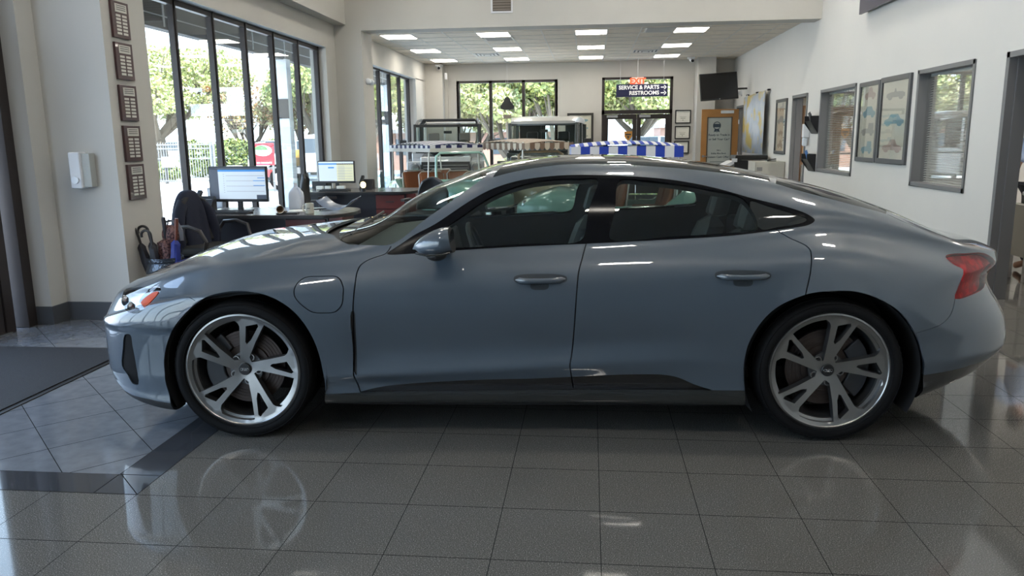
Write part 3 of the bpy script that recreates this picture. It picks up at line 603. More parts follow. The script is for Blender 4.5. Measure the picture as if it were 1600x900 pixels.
def panel(name, labels, m, side=0, off=0.0, rim=.014, flip=False, parent=None, label=None, shift=None):
    """one body panel from the triangles carrying any of the labels; side 0 = both halves joined, -1 near side, +1 far side"""
    sel = np.isin(lab, labels)
    if name == 'inner_lining': sel &= (cc[:, 0] > -.55) & (cc[:, 0] < 3.65)
    tri = cf[sel]
    if len(tri) == 0: print('EMPTY PANEL', name); return None
    ids, inv_ = np.unique(tri, return_inverse=True); tri = inv_.reshape(-1, 3)
    P = CP[ids] + CN[ids]*off; Nn = CN[ids]
    if shift is not None: P = P + shift(cvc[ids])[:, None]*Nn
    # orientation
    a, b, c = P[tri[:, 0]], P[tri[:, 1]], P[tri[:, 2]]
    fl = (np.cross(b-a, c-a)*Nn[tri[:, 0]]).sum(1) < 0
    tri[fl] = tri[fl][:, ::-1]
    from collections import Counter
    ed = Counter()
    for t in tri:
        for i in range(3): ed[(t[i], t[(i+1) % 3])] += 1
    be_ = [e for e in ed if (e[1], e[0]) not in ed and not (P[e[0], 1] < .004 and P[e[1], 1] < .004)]
    verts = []; norms = []; faces = []
    def half(sg):
        b0 = len(verts)
        for p, q in zip(P, Nn): verts.append((p[0], sg*p[1], p[2])); norms.append((q[0], sg*q[1], q[2]))
        for t in tri: faces.append(tuple(b0 + int(i) for i in (t if sg > 0 else t[::-1])))
        if rim:
            for e in be_:
                k = len(verts)
                for i in (e[0], e[1]):
                    p, q = P[i], Nn[i]; d = p - q*rim
                    verts.append((p[0], sg*p[1], p[2])); verts.append((d[0], sg*d[1], d[2]))
                    d2 = np.array(P[e[1]] - P[e[0]]); nn2 = np.cross(d2, q); nn2 /= np.linalg.norm(nn2) + 1e-9
                    norms.append((nn2[0], sg*nn2[1], nn2[2])); norms.append((nn2[0], sg*nn2[1], nn2[2]))
                fc = (k, k+1, k+3, k+2); faces.append(fc if sg > 0 else fc[::-1])
    # in surface space t is positive outwards on one side; that side is car-local +y when sg = +1
    if side in (0, 1): half(1)
    if side in (0, -1): half(-1)
    me = bpy.data.meshes.new(name); me.from_pydata([tuple(map(float, v)) for v in verts], [], faces); me.materials.append(m)
    me.polygons.foreach_set('use_smooth', [True]*len(me.polygons))
    if flip: me.flip_normals(); norms = [(-a, -b, -c) for a, b, c in norms]
    me.normals_split_custom_set_from_vertices([tuple(map(float, q)) for q in norms])
    o = bpy.data.objects.new(name, me); COL.objects.link(o); o.parent = parent or car
    if label: o['label'] = label
    return o
panel('front_bumper', ['front_bumper'], M_paint); panel('front_lip', ['front_lip'], M_trim)
panel('rear_bumper', ['rear_bumper'], M_paint); panel('rear_diffuser', ['rear_diffuser'], M_black)
panel('bonnet', ['bonnet'], M_paint); panel('boot_lid', ['boot_lid'], M_paint); panel('cowl', ['cowl'], M_trim, off=-.03)
panel('windscreen', ['windscreen'], M_ws, rim=.004); panel('roof_glass', ['roof_glass'], M_dark_glass, rim=.004); panel('rear_screen', ['rear_screen'], M_dark_glass, rim=.004)
PARTS = {}
for sd_ in (-1, 1):
    PARTS['body', sd_] = panel('body_side', ['body_side'], M_paint, sd_)
    for k in ('front_door', 'rear_door'): PARTS[k, sd_] = panel(k, [k], M_paint, sd_)
    panel('side_window', ['front_window'], M_tint, sd_, rim=.004, off=-.003, parent=PARTS['front_door', sd_]); panel('side_window', ['rear_window'], M_tint, sd_, rim=.004, off=-.003, parent=PARTS['rear_door', sd_])
    panel('quarter_window', ['quarter_window'], M_dark_glass, sd_, rim=.004, off=-.002)
    panel('window_trim', ['window_trim'], mat('trim_black', (.004, .004, .005), .12, spec=.12), sd_, off=.001)
    panel('side_skirt', ['sill'], M_skirt, sd_, off=.006, rim=.03); panel('sill_panel', ['sill_insert'], M_black, sd_, off=-.02, rim=.02)
    panel('charging_flap', ['charging_flap'], M_paint, sd_); panel('side_vent', ['vent'], M_trim, sd_, off=-.012); panel('air_curtain', ['air_curtain'], mat('duct_black', (.006, .006, .007), .6, spec=.1), sd_, off=-.006)
panel('inner_lining', ['body_side', 'front_door', 'rear_door', 'gap', 'window_trim', 'sill', 'sill_insert', 'bonnet', 'boot_lid', 'front_bumper', 'rear_bumper', 'charging_flap', 'vent', 'air_curtain', 'headlight', 'side_marker', 'taillight', 'front_lip', 'rear_diffuser', 'roof_glass', 'cowl', 'rear_screen', 'quarter_window'], M_lining, off=-.040, rim=0, flip=False)
# ---------------------------------------------------------------- wheels
M_rubber = mat('tyre_rubber', (.005, .005, .0055), .75, spec=.15)
M_alloy = mat('alloy_face', (.27, .265, .26), .30, .9)
M_alloyd = mat('alloy_side', (.10, .10, .105), .4, .8)
M_disc = mat('brake_disc', (.07, .055, .05), .4, .8)
M_caliper = mat('caliper', (.02, .022, .026), .4)
M_chrome = mat('chrome', (.75, .76, .78), .12, 1)
M_logo = mat('badge_silver', (.7, .7, .7), .25, 1)
R_OUT, R_RIM = .358, .283
def make_rim_mesh():
    R = R_RIM
    base = [(-.085, .12), (-.070, .22), (-.035, .55), (-.016, .80), (-.040, .86), (-.115, .925), (-.10, .97), (.52, .86), (.515, .805), (.43, .825), (.392, .765), (.24, .50), (.10, .22), (.13, .12)]
    slot = [(.098, .80), (.31, .845), (.325, .80), (.165, .545), (.085, .47), (.060, .505)]
    def rot(p, a): c, s = math.cos(a), math.sin(a); return (p[0]*c - p[1]*s, p[0]*s + p[1]*c)
    pts = []; edges = []; regs = []
    def ring(L):
        b = len(pts); D = []
        for i in range(len(L)):
            p = np.array(L[i]); q = np.array(L[(i+1) % len(L)]); m = max(1, int(np.linalg.norm(q-p)/.06)); D += [tuple(p + (q-p)*j/m) for j in range(m)]
        pts.extend(D); edges.extend((b+i, b+(i+1) % len(D)) for i in range(len(D)))
    def circ(r, n): return [(r*math.cos(2*math.pi*i/n), r*math.sin(2*math.pi*i/n)) for i in range(n)]
    ring(circ(1, 120)); ring(circ(.93, 120)); ring(circ(.17, 40)); ring(circ(.115, 30))
    P5 = [[rot(p, 2*math.pi*k/5) for p in base] for k in range(5)]; S5 = [[rot(p, 2*math.pi*k/5) for p in slot] for k in range(5)]
    for L in P5 + S5: ring(L)
    r = delaunay_2d_cdt([Vector(p) for p in pts], edges, [], 0, 1e-6)
    v = np.array([(a.x, a.y) for a in r[0]]); f = np.array([t for t in r[2] if len(t) == 3]); c = v[f].mean(1); rr = np.hypot(c[:, 0], c[:, 1])
    solid = (rr < .17) | ((rr > .93) & (rr < 1.0))
    for L in P5: solid |= inpoly(c[:, 0], c[:, 1], L) & (rr < 1)
    for L in S5: solid &= ~inpoly(c[:, 0], c[:, 1], L)
    f = f[solid]; ids, iv = np.unique(f, return_inverse=True); f = iv.reshape(-1, 3); v = v[ids]
    rad = np.hypot(v[:, 0], v[:, 1])
    # spoke faces dip towards the hub; y is the outward axis (negative = towards the viewer on the near side)
    y = .006 + .030*np.clip(1 - rad, 0, 1)**1.3 - .006*(rad > .95)
    vs = [(a*R, b, c_*R) for (a, c_), b in zip(v, y)]
    from collections import Counter
    for k in range(len(f)):
        t = f[k]; a, b, c_ = v[t[0]], v[t[1]], v[t[2]]
        if (b[0]-a[0])*(c_[1]-a[1]) - (b[1]-a[1])*(c_[0]-a[0]) < 0: f[k] = t[::-1]
    ed = Counter((t[i], t[(i+1) % 3]) for t in f for i in range(3)); bd = [e for e in ed if (e[1], e[0]) not in ed]
    m = MB(); m.use(M_alloy).add(vs, [tuple(map(int, t)) for t in f])
    m.use(M_alloyd); dpt = .045
    for a, b in bd:
        ra_ = max(rad[a], rad[b])
        if ra_ > .995: continue
        p, q = vs[a], vs[b]; sh = .97
        m.add([p, (p[0]*1, p[1]+.006, p[2]), (q[0], q[1]+.006, q[2]), q], [(0, 1, 2, 3)])
        m.add([(p[0], p[1]+.006, p[2]), (p[0], p[1]+dpt, p[2]), (q[0], q[1]+dpt, q[2]), (q[0], q[1]+.006, q[2])], [(0, 1, 2, 3)])
    # outer lip, barrel
    m.use(M_alloy).lathe([(R*.985, .0), (R*1.0, -.004), (R*1.03, -.002), (R*1.04, .004), (R*1.03, .014)], axis='Y', n=96)
    m.use(M_alloy).lathe([(R*.935, .012), (R*.93, .03), (R*.885, .035), (R*.88, .05)], axis='Y', n=96)
    m.use(M_alloyd).lathe([(R*.88, .05), (R*.86, .09), (R*.84, .20), (R*.9, .215)], axis='Y', n=96)
    m.use(M_alloyd).lathe([(R*.0, .05), (R*.30, .05), (R*.30, .09)], axis='Y', n=40)
    return m
def make_wheel(width):
    root = bpy.data.objects.new('wheel', None); COL.objects.link(root); root.parent = car
    # tyre
    prof = [(R_RIM*1.0, .012), (R_RIM*1.035, -.004), (.300, -.012), (.318, -.017), (.334, -.014), (.345, -.004), (.352, .010)]
    w = width - .03
    t = MB(); t.use(M_rubber)
    N = 144
    def ringp(r, h, zig=0): return [(r - (zig if (i % 2) else 0), h) for i in range(N)]
    rows = [ringp(r, h) for r, h in prof[:4]] + [ringp(prof[4][0], prof[4][1])] + [ringp(.346, -.005, .0035), ringp(.353, .010, .004), ringp(.3565, .030, .004)]
    for g in (.05, .10, .15, .2):
        if g < w - .03: rows += [ringp(.358, g-.004), ringp(.351, g-.003), ringp(.351, g+.003), ringp(.358, g+.004)]
    rows += [ringp(.3565, w-.02, .004), ringp(.352, w, .004), ringp(.330, w+.03), ringp(.29, w+.02)]
    vs = []; fs = []
    for rw in rows:
        for i, (r, h) in enumerate(rw): a = 2*math.pi*i/N; vs.append((r*math.cos(a), h, r*math.sin(a)))
    for k in range(len(rows)-1):
        for i in range(N): fs.append((k*N+i, k*N+(i+1) % N, (k+1)*N+(i+1) % N, (k+1)*N+i))
    t.add(vs, fs); t.lathe([(.297, -.0135), (.299, -.0155), (.301, -.0135)], axis='Y', n=96); t.lathe([(.338, -.0135), (.340, -.0150), (.342, -.0115)], axis='Y', n=96)
    t.build('tyre', root)
    rim = make_rim_mesh().build('alloy_rim', root, bevel=0)
    m = MB().use(M_disc); m.lathe([(.06, .075), (.115, .072), (.118, .080), (.19, .080), (.19, .105), (.06, .105)], axis='Y', n=64)
    for k in range(4): m.lathe([(.128 + k*.016, .0795), (.130 + k*.016, .0785), (.132 + k*.016, .0795)], axis='Y', n=64)
    m.build('brake_disc', root)
    c = MB().use(mat('cap_black', (.006, .006, .007), .5)); c.lathe([(0, .020), (.027, .020), (.031, .024), (.031, .05)], axis='Y', n=32)
    cap = c.build('hub_cap', root)
    b = MB().use(M_logo)
    for k in range(4): b.tube([(-.0135 + .009*k + .0066*math.cos(a), .0185, .0066*math.sin(a)) for a in np.linspace(0, 2*math.pi, 20, endpoint=False)], .0011, 6, True)
    b.build('ring_badge', cap)
    for k in range(5):
        a = math.radians(62 + 72*k); x, z = .066*math.cos(a), .066*math.sin(a)
        l = MB().use(M_alloy); l.lathe([(.017, .05), (.0185, .040), (.0185, .036), (.0135, .036)], c=(x, 0, z), axis='Y', n=20)
        l.use(M_trim).cyl((x, .045, z), (x, .034, z), .0105, n=6); l.build('wheel_bolt', root)
    return root
def place(rt_, s, side, far=False): rt_.location = (s, -.93 if side < 0 else .93, .356); rt_.rotation_euler = (0, 0, 0 if side < 0 else math.pi)
w1 = make_wheel(.265); place(w1, 0, -1)
for s_, sd_ in ((2.9, -1), (0, 1), (2.9, 1)): w_ = copy_tree(w1, car); place(w_, s_, sd_)
for s_ in (0, 2.9):
    for sd_ in (-1, 1):
        c = MB().use(M_caliper); a0 = (-35, 55) if s_ == 0 else (-45, 45)
        # caliper hugging the disc
        pts = [(math.radians(a)) for a in np.linspace(a0[0], a0[1], 12)]
        ri, ro = .12, .215
        pl = [(ro*math.cos(a), ro*math.sin(a)) for a in pts] + [(ri*math.cos(a), ri*math.sin(a)) for a in reversed(pts)]
        off = 0 if s_ else math.pi
        pl = [(s_ + (-x if s_ == 0 else x), .356 + z) for x, z in pl]
        y0 = .93 - .062; c.prism(pl, sd_*y0, sd_*(y0-.10), 'XZ'); c.build('brake_caliper', car, bevel=.008)
        # wheel-arch liner
        l = MB().use(M_trim); ang = np.linspace(math.radians(-28), math.radians(208), 30); cx = s_ + .018 if s_ == 0 else s_ + .002
        r = .418 if s_ == 0 else .425
        vs = []; fs = []
        for a in ang:
            for yy in (.955 if s_ else .945, .80, .55): vs.append((cx + r*math.cos(a)*(1 if yy < .93 else .985), sd_*yy, .352 + r*math.sin(a)*(1 if yy < .93 else .985)))
        for i in range(len(ang)-1):
            for j in range(2): fs.append((i*3+j, (i+1)*3+j, (i+1)*3+j+1, i*3+j+1))
        k = len(vs); vs.append((cx, sd_*.55, .352))
        for i in range(len(ang)-1): fs.append((i*3+2, (i+1)*3+2, k))
        l.add(vs, fs); l.build('wheel_arch_liner', car)
# ---------------------------------------------------------------- lamps
M_lens = glass('lamp_lens', (.96, .97, .98), 0, 1.5)
M_lampin = mat('lamp_chrome', (.30, .32, .35), .22, 1)
M_amber = mat('amber_reflector', (.50, .06, .01), .3, 0, .4, .3, .03)
M_red = mat('tail_lamp_red', (.30, .004, .007), .12, 0, .35, .35, .01)
M_tlin = mat('tail_lamp_inner', (.75, .10, .10), .35, .0, noise=(14, (.30, .03, .03), .05), bump=(30, .5)); M_redd = mat('tail_lamp_deep_red', (.16, .004, .008), .15, 0, .6, 1, .01)
for sd_ in (-1, 1):
    hl = panel('headlight', ['headlight'], M_lens, sd_, rim=.0)
    panel('headlight_inner', ['headlight'], M_lampin, sd_, off=-.03, rim=0, parent=hl)
    panel('side_marker', ['side_marker'], M_amber, sd_, off=-.001, rim=.02, parent=hl)
    tl = panel('taillight', ['taillight'], glass('tail_lamp_lens', (.75, .05, .06), 0, 1.33), sd_, rim=0, off=.002); panel('lamp_reflector', ['taillight'], M_tlin, sd_, rim=.0, off=-.025, parent=tl)
    b = MB().use(M_lampin)
    for (s_, z_) in ((-.60, .70), (-.57, .665)):
        b.lathe([(.0, -.0), (.018, -.008), (.026, -.022), (.028, -.022)], c=(0, 0, 0), axis='X', n=20)
        M = Matrix.Translation((s_, sd_*.84, z_)); b.v[-80:] = [tuple(M @ Vector(v)) for v in b.v[-80:]]
    b.build('lamp_projector', hl)
# ---------------------------------------------------------------- door mirrors
def make_mirror(sd):
    rt_ = bpy.data.objects.new('door_mirror', None); COL.objects.link(rt_); rt_.parent = car
    vs = []; fs = []; N = 28; K = 14
    # cap: sections along s from blunt rear face (1.085) to rounded front (.905)
    for i in range(K+1):
        q = i/K; s = 1.085 - .175*q; g = (.93 + .07*min(1, q*5))*(1 - q**2.3)**.55 if i < K else .02
        zc = 1.022 - .042*q**1.3; yc = 1.03
        for j in range(N):
            a = 2*math.pi*j/N; ca, sa = math.cos(a), math.sin(a)
            y = .105*abs(ca)**.8*np.sign(ca)*g; z = (.066 if sa > 0 else .058)*abs(sa)**.85*np.sign(sa)*g
            # the top leans down towards the front
            vs.append((s - .012*sa, sd*(yc + y), zc + z))
    top = []; bot = []
    for i in range(K):
        for j in range(N):
            fc = (i*N+j, i*N+(j+1) % N, (i+1)*N+(j+1) % N, (i+1)*N+j)
            (bot if math.sin(2*math.pi*(j+.5)/N) < -.62 else top).append(fc)
    m = MB(); m.use(M_paint).add(vs, top); m.build('mirror_cap', rt_)
    m = MB(); m.use(M_trim).add(vs, bot); m.build('mirror_underside', rt_)
    m = MB(); m.use(M_trim).add([vs[j] for j in range(N)], [tuple(range(N))]); m.build('mirror_housing', rt_)
    m = MB(); m.use(M_chrome).add([(1.086, sd*(1.03 + (v[1]*sd-1.03)*.86), 1.018 + (v[2]-1.018)*.86) for v in vs[:N]], [tuple(range(N))]); m.build('mirror_glass', rt_)
    m = MB(); m.use(M_skirt).tube([(.925, sd*1.10, .972), (.98, sd*1.135, .966), (1.05, sd*1.13, .970), (1.082, sd*1.11, .975)], .0055, 8); m.build('mirror_strip', rt_)
    m = MB().use(M_trim)
    m.add([(.95, sd*.835, .925), (1.06, sd*.835, .935), (1.05, sd*.97, .955), (.965, sd*.97, .945), (.95, sd*.835, .96), (1.06, sd*.835, .965), (1.05, sd*.98, .985), (.965, sd*.98, .98)],
          [(0, 1, 2, 3), (7, 6, 5, 4), (0, 4, 5, 1), (1, 5, 6, 2), (2, 6, 7, 3), (3, 7, 4, 0)])
    m.ball((1.005, sd*1.0, .948), .05, .045, .028); m.build('mirror_arm', rt_, bevel=.008)
make_mirror(-1); make_mirror(1)
# ---------------------------------------------------------------- door handles
def z2v(s, z):
    V = np.linspace(.1, 1.4, 800); P = surf(np.full(800, s), V); return V[np.abs(P[:, 2] - z).argmin()]
M_recess_shade = mat('handle_recess_shade', (.014, .019, .025), .3, 0, .5, 1, .03)
for door, sa, sb, zc in (('front_door', 1.375, 1.618, .814), ('rear_door', 2.337, 2.580, .834)):
    for sd in (-1, 1):
        vv = z2v((sa+sb)/2, zc); P = surf(np.linspace(sa, sb, 13), np.full(13, vv)); vs = []; fs = []; N = 12
        for i, p in enumerate(P):
            q = i/12; e = min(1, (min(q, 1-q)+.004)/.10)**.5; stand = .006 + .022*min(1, min(q, 1-q)/.18)**1.0
            hh = .0155*e*(1 - .18*math.sin(math.pi*q)); th = .010*e
            for j in range(N):
                a = 2*math.pi*j/N; zc_ = zc - .0 + (q-.5)*.004
                vs.append((p[0], sd*(p[1] + stand + th*math.cos(a)), zc_ + hh*math.sin(a) - .004*math.sin(math.pi*q)))
        for i in range(12):
            for j in range(N): fs.append((i*N+j, i*N+(j+1) % N, (i+1)*N+(j+1) % N, (i+1)*N+j))
        fs += [tuple(reversed(range(N))), tuple(range(12*N, 13*N))]
        m = MB().use(M_paint).add(vs, fs); h = m.build('door_handle', PARTS[door, sd])
        # thin patches on the door skin, darker colour stands for recess and grip-cup shade
        def patch(fn, m_, nm, off):
            SS = np.linspace(-1, 1, 17); vs = []; fs = []
            for x in SS:
                for y in np.linspace(-1, 1, 9):
                    s, z = fn(x, y); p = surf(np.array([s]), np.array([z2v(s, z)]))[0]; d = math.hypot(x, y)
                    vs.append((s, sd*(p[1] + off), z))
            for i in range(16):
                for j in range(8): fs.append((i*9+j, (i+1)*9+j, (i+1)*9+j+1, i*9+j+1))
            MB().use(m_).add(vs, fs).build(nm, h)
        mid = (sa+sb)/2
        def se(x, y, a, b, cx, cz, p=3.0):
            # square to superellipse
            k = (abs(x)**p + abs(y)**p)**(1/p); r = max(abs(x), abs(y)); f = r/k if k > 1e-6 else 0
            return cx + a*x*f, cz + b*y*f
        patch(lambda x, y: se(x, y, .130, .024, mid, zc+.002), M_recess_shade, 'handle_recess_shade', .0015)
        patch(lambda x, y: se(x, y, .045, .020, mid - .004 if door == 'front_door' else mid+.0, zc-.030), M_recess_shade, 'handle_cup_shade', .0012)
# ---------------------------------------------------------------- underbody and cabin
m = MB().use(M_trim); m.box(-.50, 3.55, -.54, .54, .13, .24); m.box(.46, 2.42, -.86, .86, .15, .30); m.build('underbody', car, bevel=.02)
M_seat = mat('seat_leather', (.16, .17, .17), .55); M_seatd = mat('cabin_dark', (.016, .017, .019), .5); M_cream = mat('cabin_light_trim', (.20, .21, .20), .6)
def seat(s, y, rear=False):
    rt_ = bpy.data.objects.new('rear_seat' if rear else 'front_seat', None); COL.objects.link(rt_); rt_.parent = car
    def lobed(w0, w1, h, t, ox, oz, lean):
        vs = []; fs = []; K = 8; N = 16
        for i in range(K+1):
            q = i/K; w = w0 + (w1-w0)*q; zz = oz + h*q; xx = ox + lean*h*q; e = (1 - abs(2*q-1)**6)**.5*.92 + .08
            for j in range(N):
                a = 2*math.pi*j/N; ca, sa = math.cos(a), math.sin(a)
                vs.append((xx + t*abs(sa)**.7*np.sign(sa)*e - (.035 if abs(ca) > .75 else 0)*(1-q*.4), y + w*abs(ca)**.6*np.sign(ca)*e, zz))
        for i in range(K):
            for j in range(N): fs.append((i*N+j, i*N+(j+1) % N, (i+1)*N+(j+1) % N, (i+1)*N+j))
        fs += [tuple(reversed(range(N))), tuple(range(K*N, (K+1)*N))]
        return vs, fs
    b = .50 if rear else .44
    m = MB().use(M_seat); m.add(*lobed(.25, .20, .56 if not rear else .50, .065, s, b, .32)); m.build('backrest', rt_)
    m = MB().use(M_seat); m.add(*lobed(.125, .105, .17, .05, s+.20 if not rear else s+.175, b + (.58 if not rear else .48), .2)); m.build('headrest', rt_)
    m = MB().use(M_seat); m.box(s-.46, s+.02, y-.24, y+.24, b-.16, b+.02); m.build('seat_cushion', rt_, bevel=.05, seg=3)
for y in (-.38, .38): seat(1.62, y); seat(2.44, y, True)
m = MB().use(M_seatd)
m.add([(.55, -.70, .60), (.98, -.70, .60), (.98, .70, .60), (.55, .70, .60), (.48, -.66, .92), (.92, -.68, .90), (.92, .68, .90), (.48, .66, .92), (.80, -.68, .955), (.80, .68, .955)],
      [(0, 3, 2, 1), (0, 1, 5, 8, 4), (3, 7, 9, 6, 2), (1, 2, 6, 5), (5, 6, 9, 8), (8, 9, 7, 4), (0, 4, 7, 3)])
m.build('dashboard', car, bevel=.015)
m = MB().use(M_seatd); a = np.linspace(0, 2*math.pi, 28, endpoint=False)
m.tube([(1.16 - .17*.36*math.sin(t), -.38 + .175*math.cos(t), .86 + .165*math.sin(t)) for t in a], .015, 8, True)
m.box(1.10, 1.17, -.44, -.32, .80, .90); m.box(1.13, 1.16, -.54, -.22, .845, .865); m.cyl((1.13, -.38, .86), (.95, -.38, .80), .03); m.build('steering_wheel', car)
m = MB().use(M_seatd); m.box(1.0, 2.3, -.10, .10, .35, .66); m.build('centre_console', car, bevel=.03)
m = MB().use(M_seatd); m.box(2.72, 3.45, -.60, .60, .55, .98); m.build('parcel_shelf', car, bevel=.03)
m = MB().use(M_seatd); m.box(.5, 2.9, -.78, .78, .28, .34); m.build('cabin_floor', car)
m = MB().use(M_black); m.box(1.16, 1.19, -.11, .11, 1.205, 1.265); m.cyl((1.16, 0, 1.25), (1.12, 0, 1.30), .008); m.build('rear_view_mirror', car, bevel=.012)
# wiper on the screen base
m = MB().use(M_trim); m.tube([(.50, -.60, 1.0), (.52, -.30, 1.035), (.52, .15, 1.05)], .007, 6); m.tube([(.46, -.10, 1.02), (.52, -.20, 1.045)], .008, 6); m.build('wiper', car)
# ---------------------------------------------------------------- placing helper: the point of the plane y = Y that the eye sees at (px, py) of the 1600 x 900 frame
def at(px, py, Y):
    d = (px-800)/1212*r2 - (py-450)/1212*u2 + fw; k = Y/d.y; return Vector((d.x*k, Y, EYE + d.z*k))
M_whitep = mat('white_plastic', (.72, .73, .75), .4); M_blackp = mat('black_plastic', (.015, .015, .016), .4); M_steel = mat('steel', (.55, .55, .56), .3, 1)
M_maroon = mat('plaque_wood', (.045, .012, .014), .3, coat=.5); M_silver = mat('plaque_plate', (.62, .60, .55), .35, .3); M_ink = mat('ink', (.05, .05, .05), .6)
M_paper = mat('paper', (.78, .77, .70), .7)
# five award plaques up the side of the pier
pos_w = ('topmost', 'second from the top', 'middle one', 'second from the bottom', 'lowest')
for i, (z0, z1) in enumerate(((2.33, 2.62), (2.0, 2.295), (1.665, 1.955), (1.33, 1.625), (1.01, 1.305))):
    t = thing('award_plaque', 'dark wood award plaque with silver name plates, %s of five' % pos_w[i], 'plaque', (-3.87, 6.335, z0), 0, 'award plaques up the pier')
    h = z1 - z0; MB().use(M_maroon).box(.0, .022, -.12, .12, 0, h).build('board', t, bevel=.003)
    MB().use(M_silver).box(.022, .025, -.075, .085, h-.085, h-.02).build('title_plate', t)
    m = MB().use(M_ink)
    for k in range(3): m.box(.025, .0256, -.06, .07, h-.036-.016*k, h-.030-.016*k)
    m.build('engraving', t)
    for r in range(6):
        for c in (-1, 1):
            y = c*.043 + .005; z = h-.112-r*.028
            MB().use(M_silver).box(.022, .0245, y-.032, y+.032, z-.009, z+.009).build('name_plate', t)
t = thing('sanitizer_dispenser', 'white wall-mounted hand sanitizer dispenser on the near face of the pier', 'dispenser', (-4.13, 6.1, 1.13))
MB().use(mat('dispenser_grey', (.42, .43, .40), .5)).box(-.005, .075, -.075, 0, .0, .275).build('side_shell', t, bevel=.006)
MB().use(M_whitep).box(-.095, .005, -.10, 0, -.01, .285).build('front_cover', t, bevel=.012); MB().use(mat('clear_cap', (.8, .85, .9), .1)).cyl((-.045, -.10, .06), (-.045, -.115, .06), .03).build('push_pad', t)
# beam vent, security cameras, emergency light
t = thing('beam_vent', 'brown louvred air vent with white frame on the front of the beam', 'air vent', (-1.45, YF, 3.64)); MB().use(M_whitep).box(-.18, .18, -.012, 0, -.15, .30).build('frame', t)
MB().use(mat('vent_brown', (.10, .08, .06), .6)).box(-.15, .15, -.02, -.012, -.12, .27).build('louvre_backing', t)
for k in range(9): MB().use(mat('vent_brown2', (.2, .17, .14), .5)).box(-.15, .15, -.028, -.02, -.11+.042*k, -.085+.042*k).build('louvre', t)
for p, lb in ((at(686, 104, 20.3), 'small white dome security camera at the ceiling above the left column'), (Vector((2.44, 20.05, 3.33)), 'small white security camera at the ceiling right of the exit door')):
    t = thing('security_camera', lb, 'camera', p); m = MB().use(M_whitep); m.box(-.09, .09, -.07, .05, .0, .05); m.build('mount', t, bevel=.01); MB().use(M_whitep).cyl((0, .05, -.0), (.02, -.14, -.05), .045).build('housing', t); MB().use(M_blackp).cyl((.02, -.14, -.05), (.022, -.155, -.054), .035).build('lens', t)
p = at(575, 128, 13.5); t = thing('emergency_light', 'round clear emergency lamp on the side of the beam pilaster', 'lamp', p)
MB().use(M_whitep).box(-.05, .0, -.09, .09, -.07, .07).build('case', t, bevel=.01)
for y in (-.10, .10): MB().use(mat('clear_cap', (.8, .85, .9), .1)).ball((.03, y, .0), .055, .05, .055).build('lamp_head', t)
p = at(1157, 145, 19.6); t = thing('wall_camera', 'white cylindrical wall camera beside the television', 'camera', (3.60, p.y, p.z)); MB().use(M_whitep).cyl((0, 0, 0), (-.12, -.05, 0), .05).build('housing', t); MB().use(M_whitep).cyl((.01, 0, 0), (-.02, 0, 0), .08).build('wall_base', t); MB().use(M_blackp).cyl((-.12, -.05, 0), (-.13, -.054, 0), .035).build('lens', t)
t = thing('wall_sensor', 'small white sensor box on the left column below the dome camera', 'sensor', at(697, 119, 20.33)); MB().use(M_whitep).box(-.03, .03, -.03, 0, -.08, .08).build('case', t, bevel=.005); MB().use(M_steel).cyl((0, -.03, .03), (0, -.035, .03), .012).build('sensor_eye', t)
# ---------------------------------------------------------------- exit sign, direction sign, hanging ornament
M_exit = mat('exit_red', (.75, .08, .03), .4, emit=(1, .10, .03), es=.9); M_exitw = mat('exit_panel', (.7, .5, .45), .4, emit=(1, .45, .35), es=.5)
p = at(996.5, 127, 20.2); t = thing('exit_sign', 'small sign lettered EXIT in glowing red above the direction sign', 'sign', p); MB().use(M_exitw).box(-.15, .15, 0, .05, -.09, .10).build('case', t, bevel=.005); MB().use(M_steel).cyl((0, .03, .1), (0, .03, 3.38-p.z), .008).build('hanging_rod', t); text('lettering', 'EXIT', .19, M_exit, t, (0, -.004, .0), (math.pi/2, 0, 0), bold=.008)
M_navy = mat('sign_navy', (.012, .014, .06), .4); M_signw = mat('sign_white', (.8, .8, .8), .5, emit=(1, 1, 1), es=.15)
a = at(963, 132, 20.1); b_ = at(1043, 150.5, 20.1); t = thing('direction_sign', 'navy hanging sign lettered SERVICE & PARTS and RESTROOMS with white arrows', 'sign', (a+b_)/2)
w_ = (b_.x-a.x)/2; h_ = (a.z-b_.z)/2; MB().use(M_navy).box(-w_, w_, -.01, .01, -h_, h_).build('panel', t)
text('lettering', 'SERVICE & PARTS', .13, M_signw, t, (w_-.21, -.012, h_*.45), (math.pi/2, 0, 0), 'RIGHT', bold=.004); text('lettering', 'RESTROOMS', .13, M_signw, t, (w_-.21, -.012, -h_*.42), (math.pi/2, 0, 0), 'RIGHT', bold=.004)
for z in (h_*.45, -h_*.42):
    m = MB().use(M_signw); m.box(w_-.17, w_-.08, -.014, -.010, z-.012, z+.012); m.prism([(w_-.10, z-.05), (w_-.075, z-.05), (w_-.03, z), (w_-.075, z+.05), (w_-.10, z+.05), (w_-.055, z)], -.014, -.010); m.build('arrow', t)
for x in (-w_+.1, w_-.1): MB().use(M_steel).cyl((x, 0, h_), (x, 0, 3.37-t.location.z), .004, n=6).build('hanging_wire', t)
p = at(792.5, 163, 20.3); t = thing('hanging_ornament', 'black rounded triangular sign hung on wires in front of the middle back window pane', 'sign', p)
tri = [(.19*math.cos(math.radians(a)) * (1 if i % 2 == 0 else .86), .17*math.sin(math.radians(a)) * (1 if i % 2 == 0 else .86)) for i, a in enumerate((90, 50, -10, -50, -90, -130, 190, 130))]
tri = [(0, .19), (.05, .17), (.10, .06), (.18, -.05), (.17, -.11), (.08, -.14), (-.08, -.14), (-.17, -.11), (-.18, -.05), (-.10, .06), (-.05, .17)]
MB().use(M_blackp).prism(tri, -.02, .02).build('plate', t, bevel=.008)
m = MB().use(M_steel)
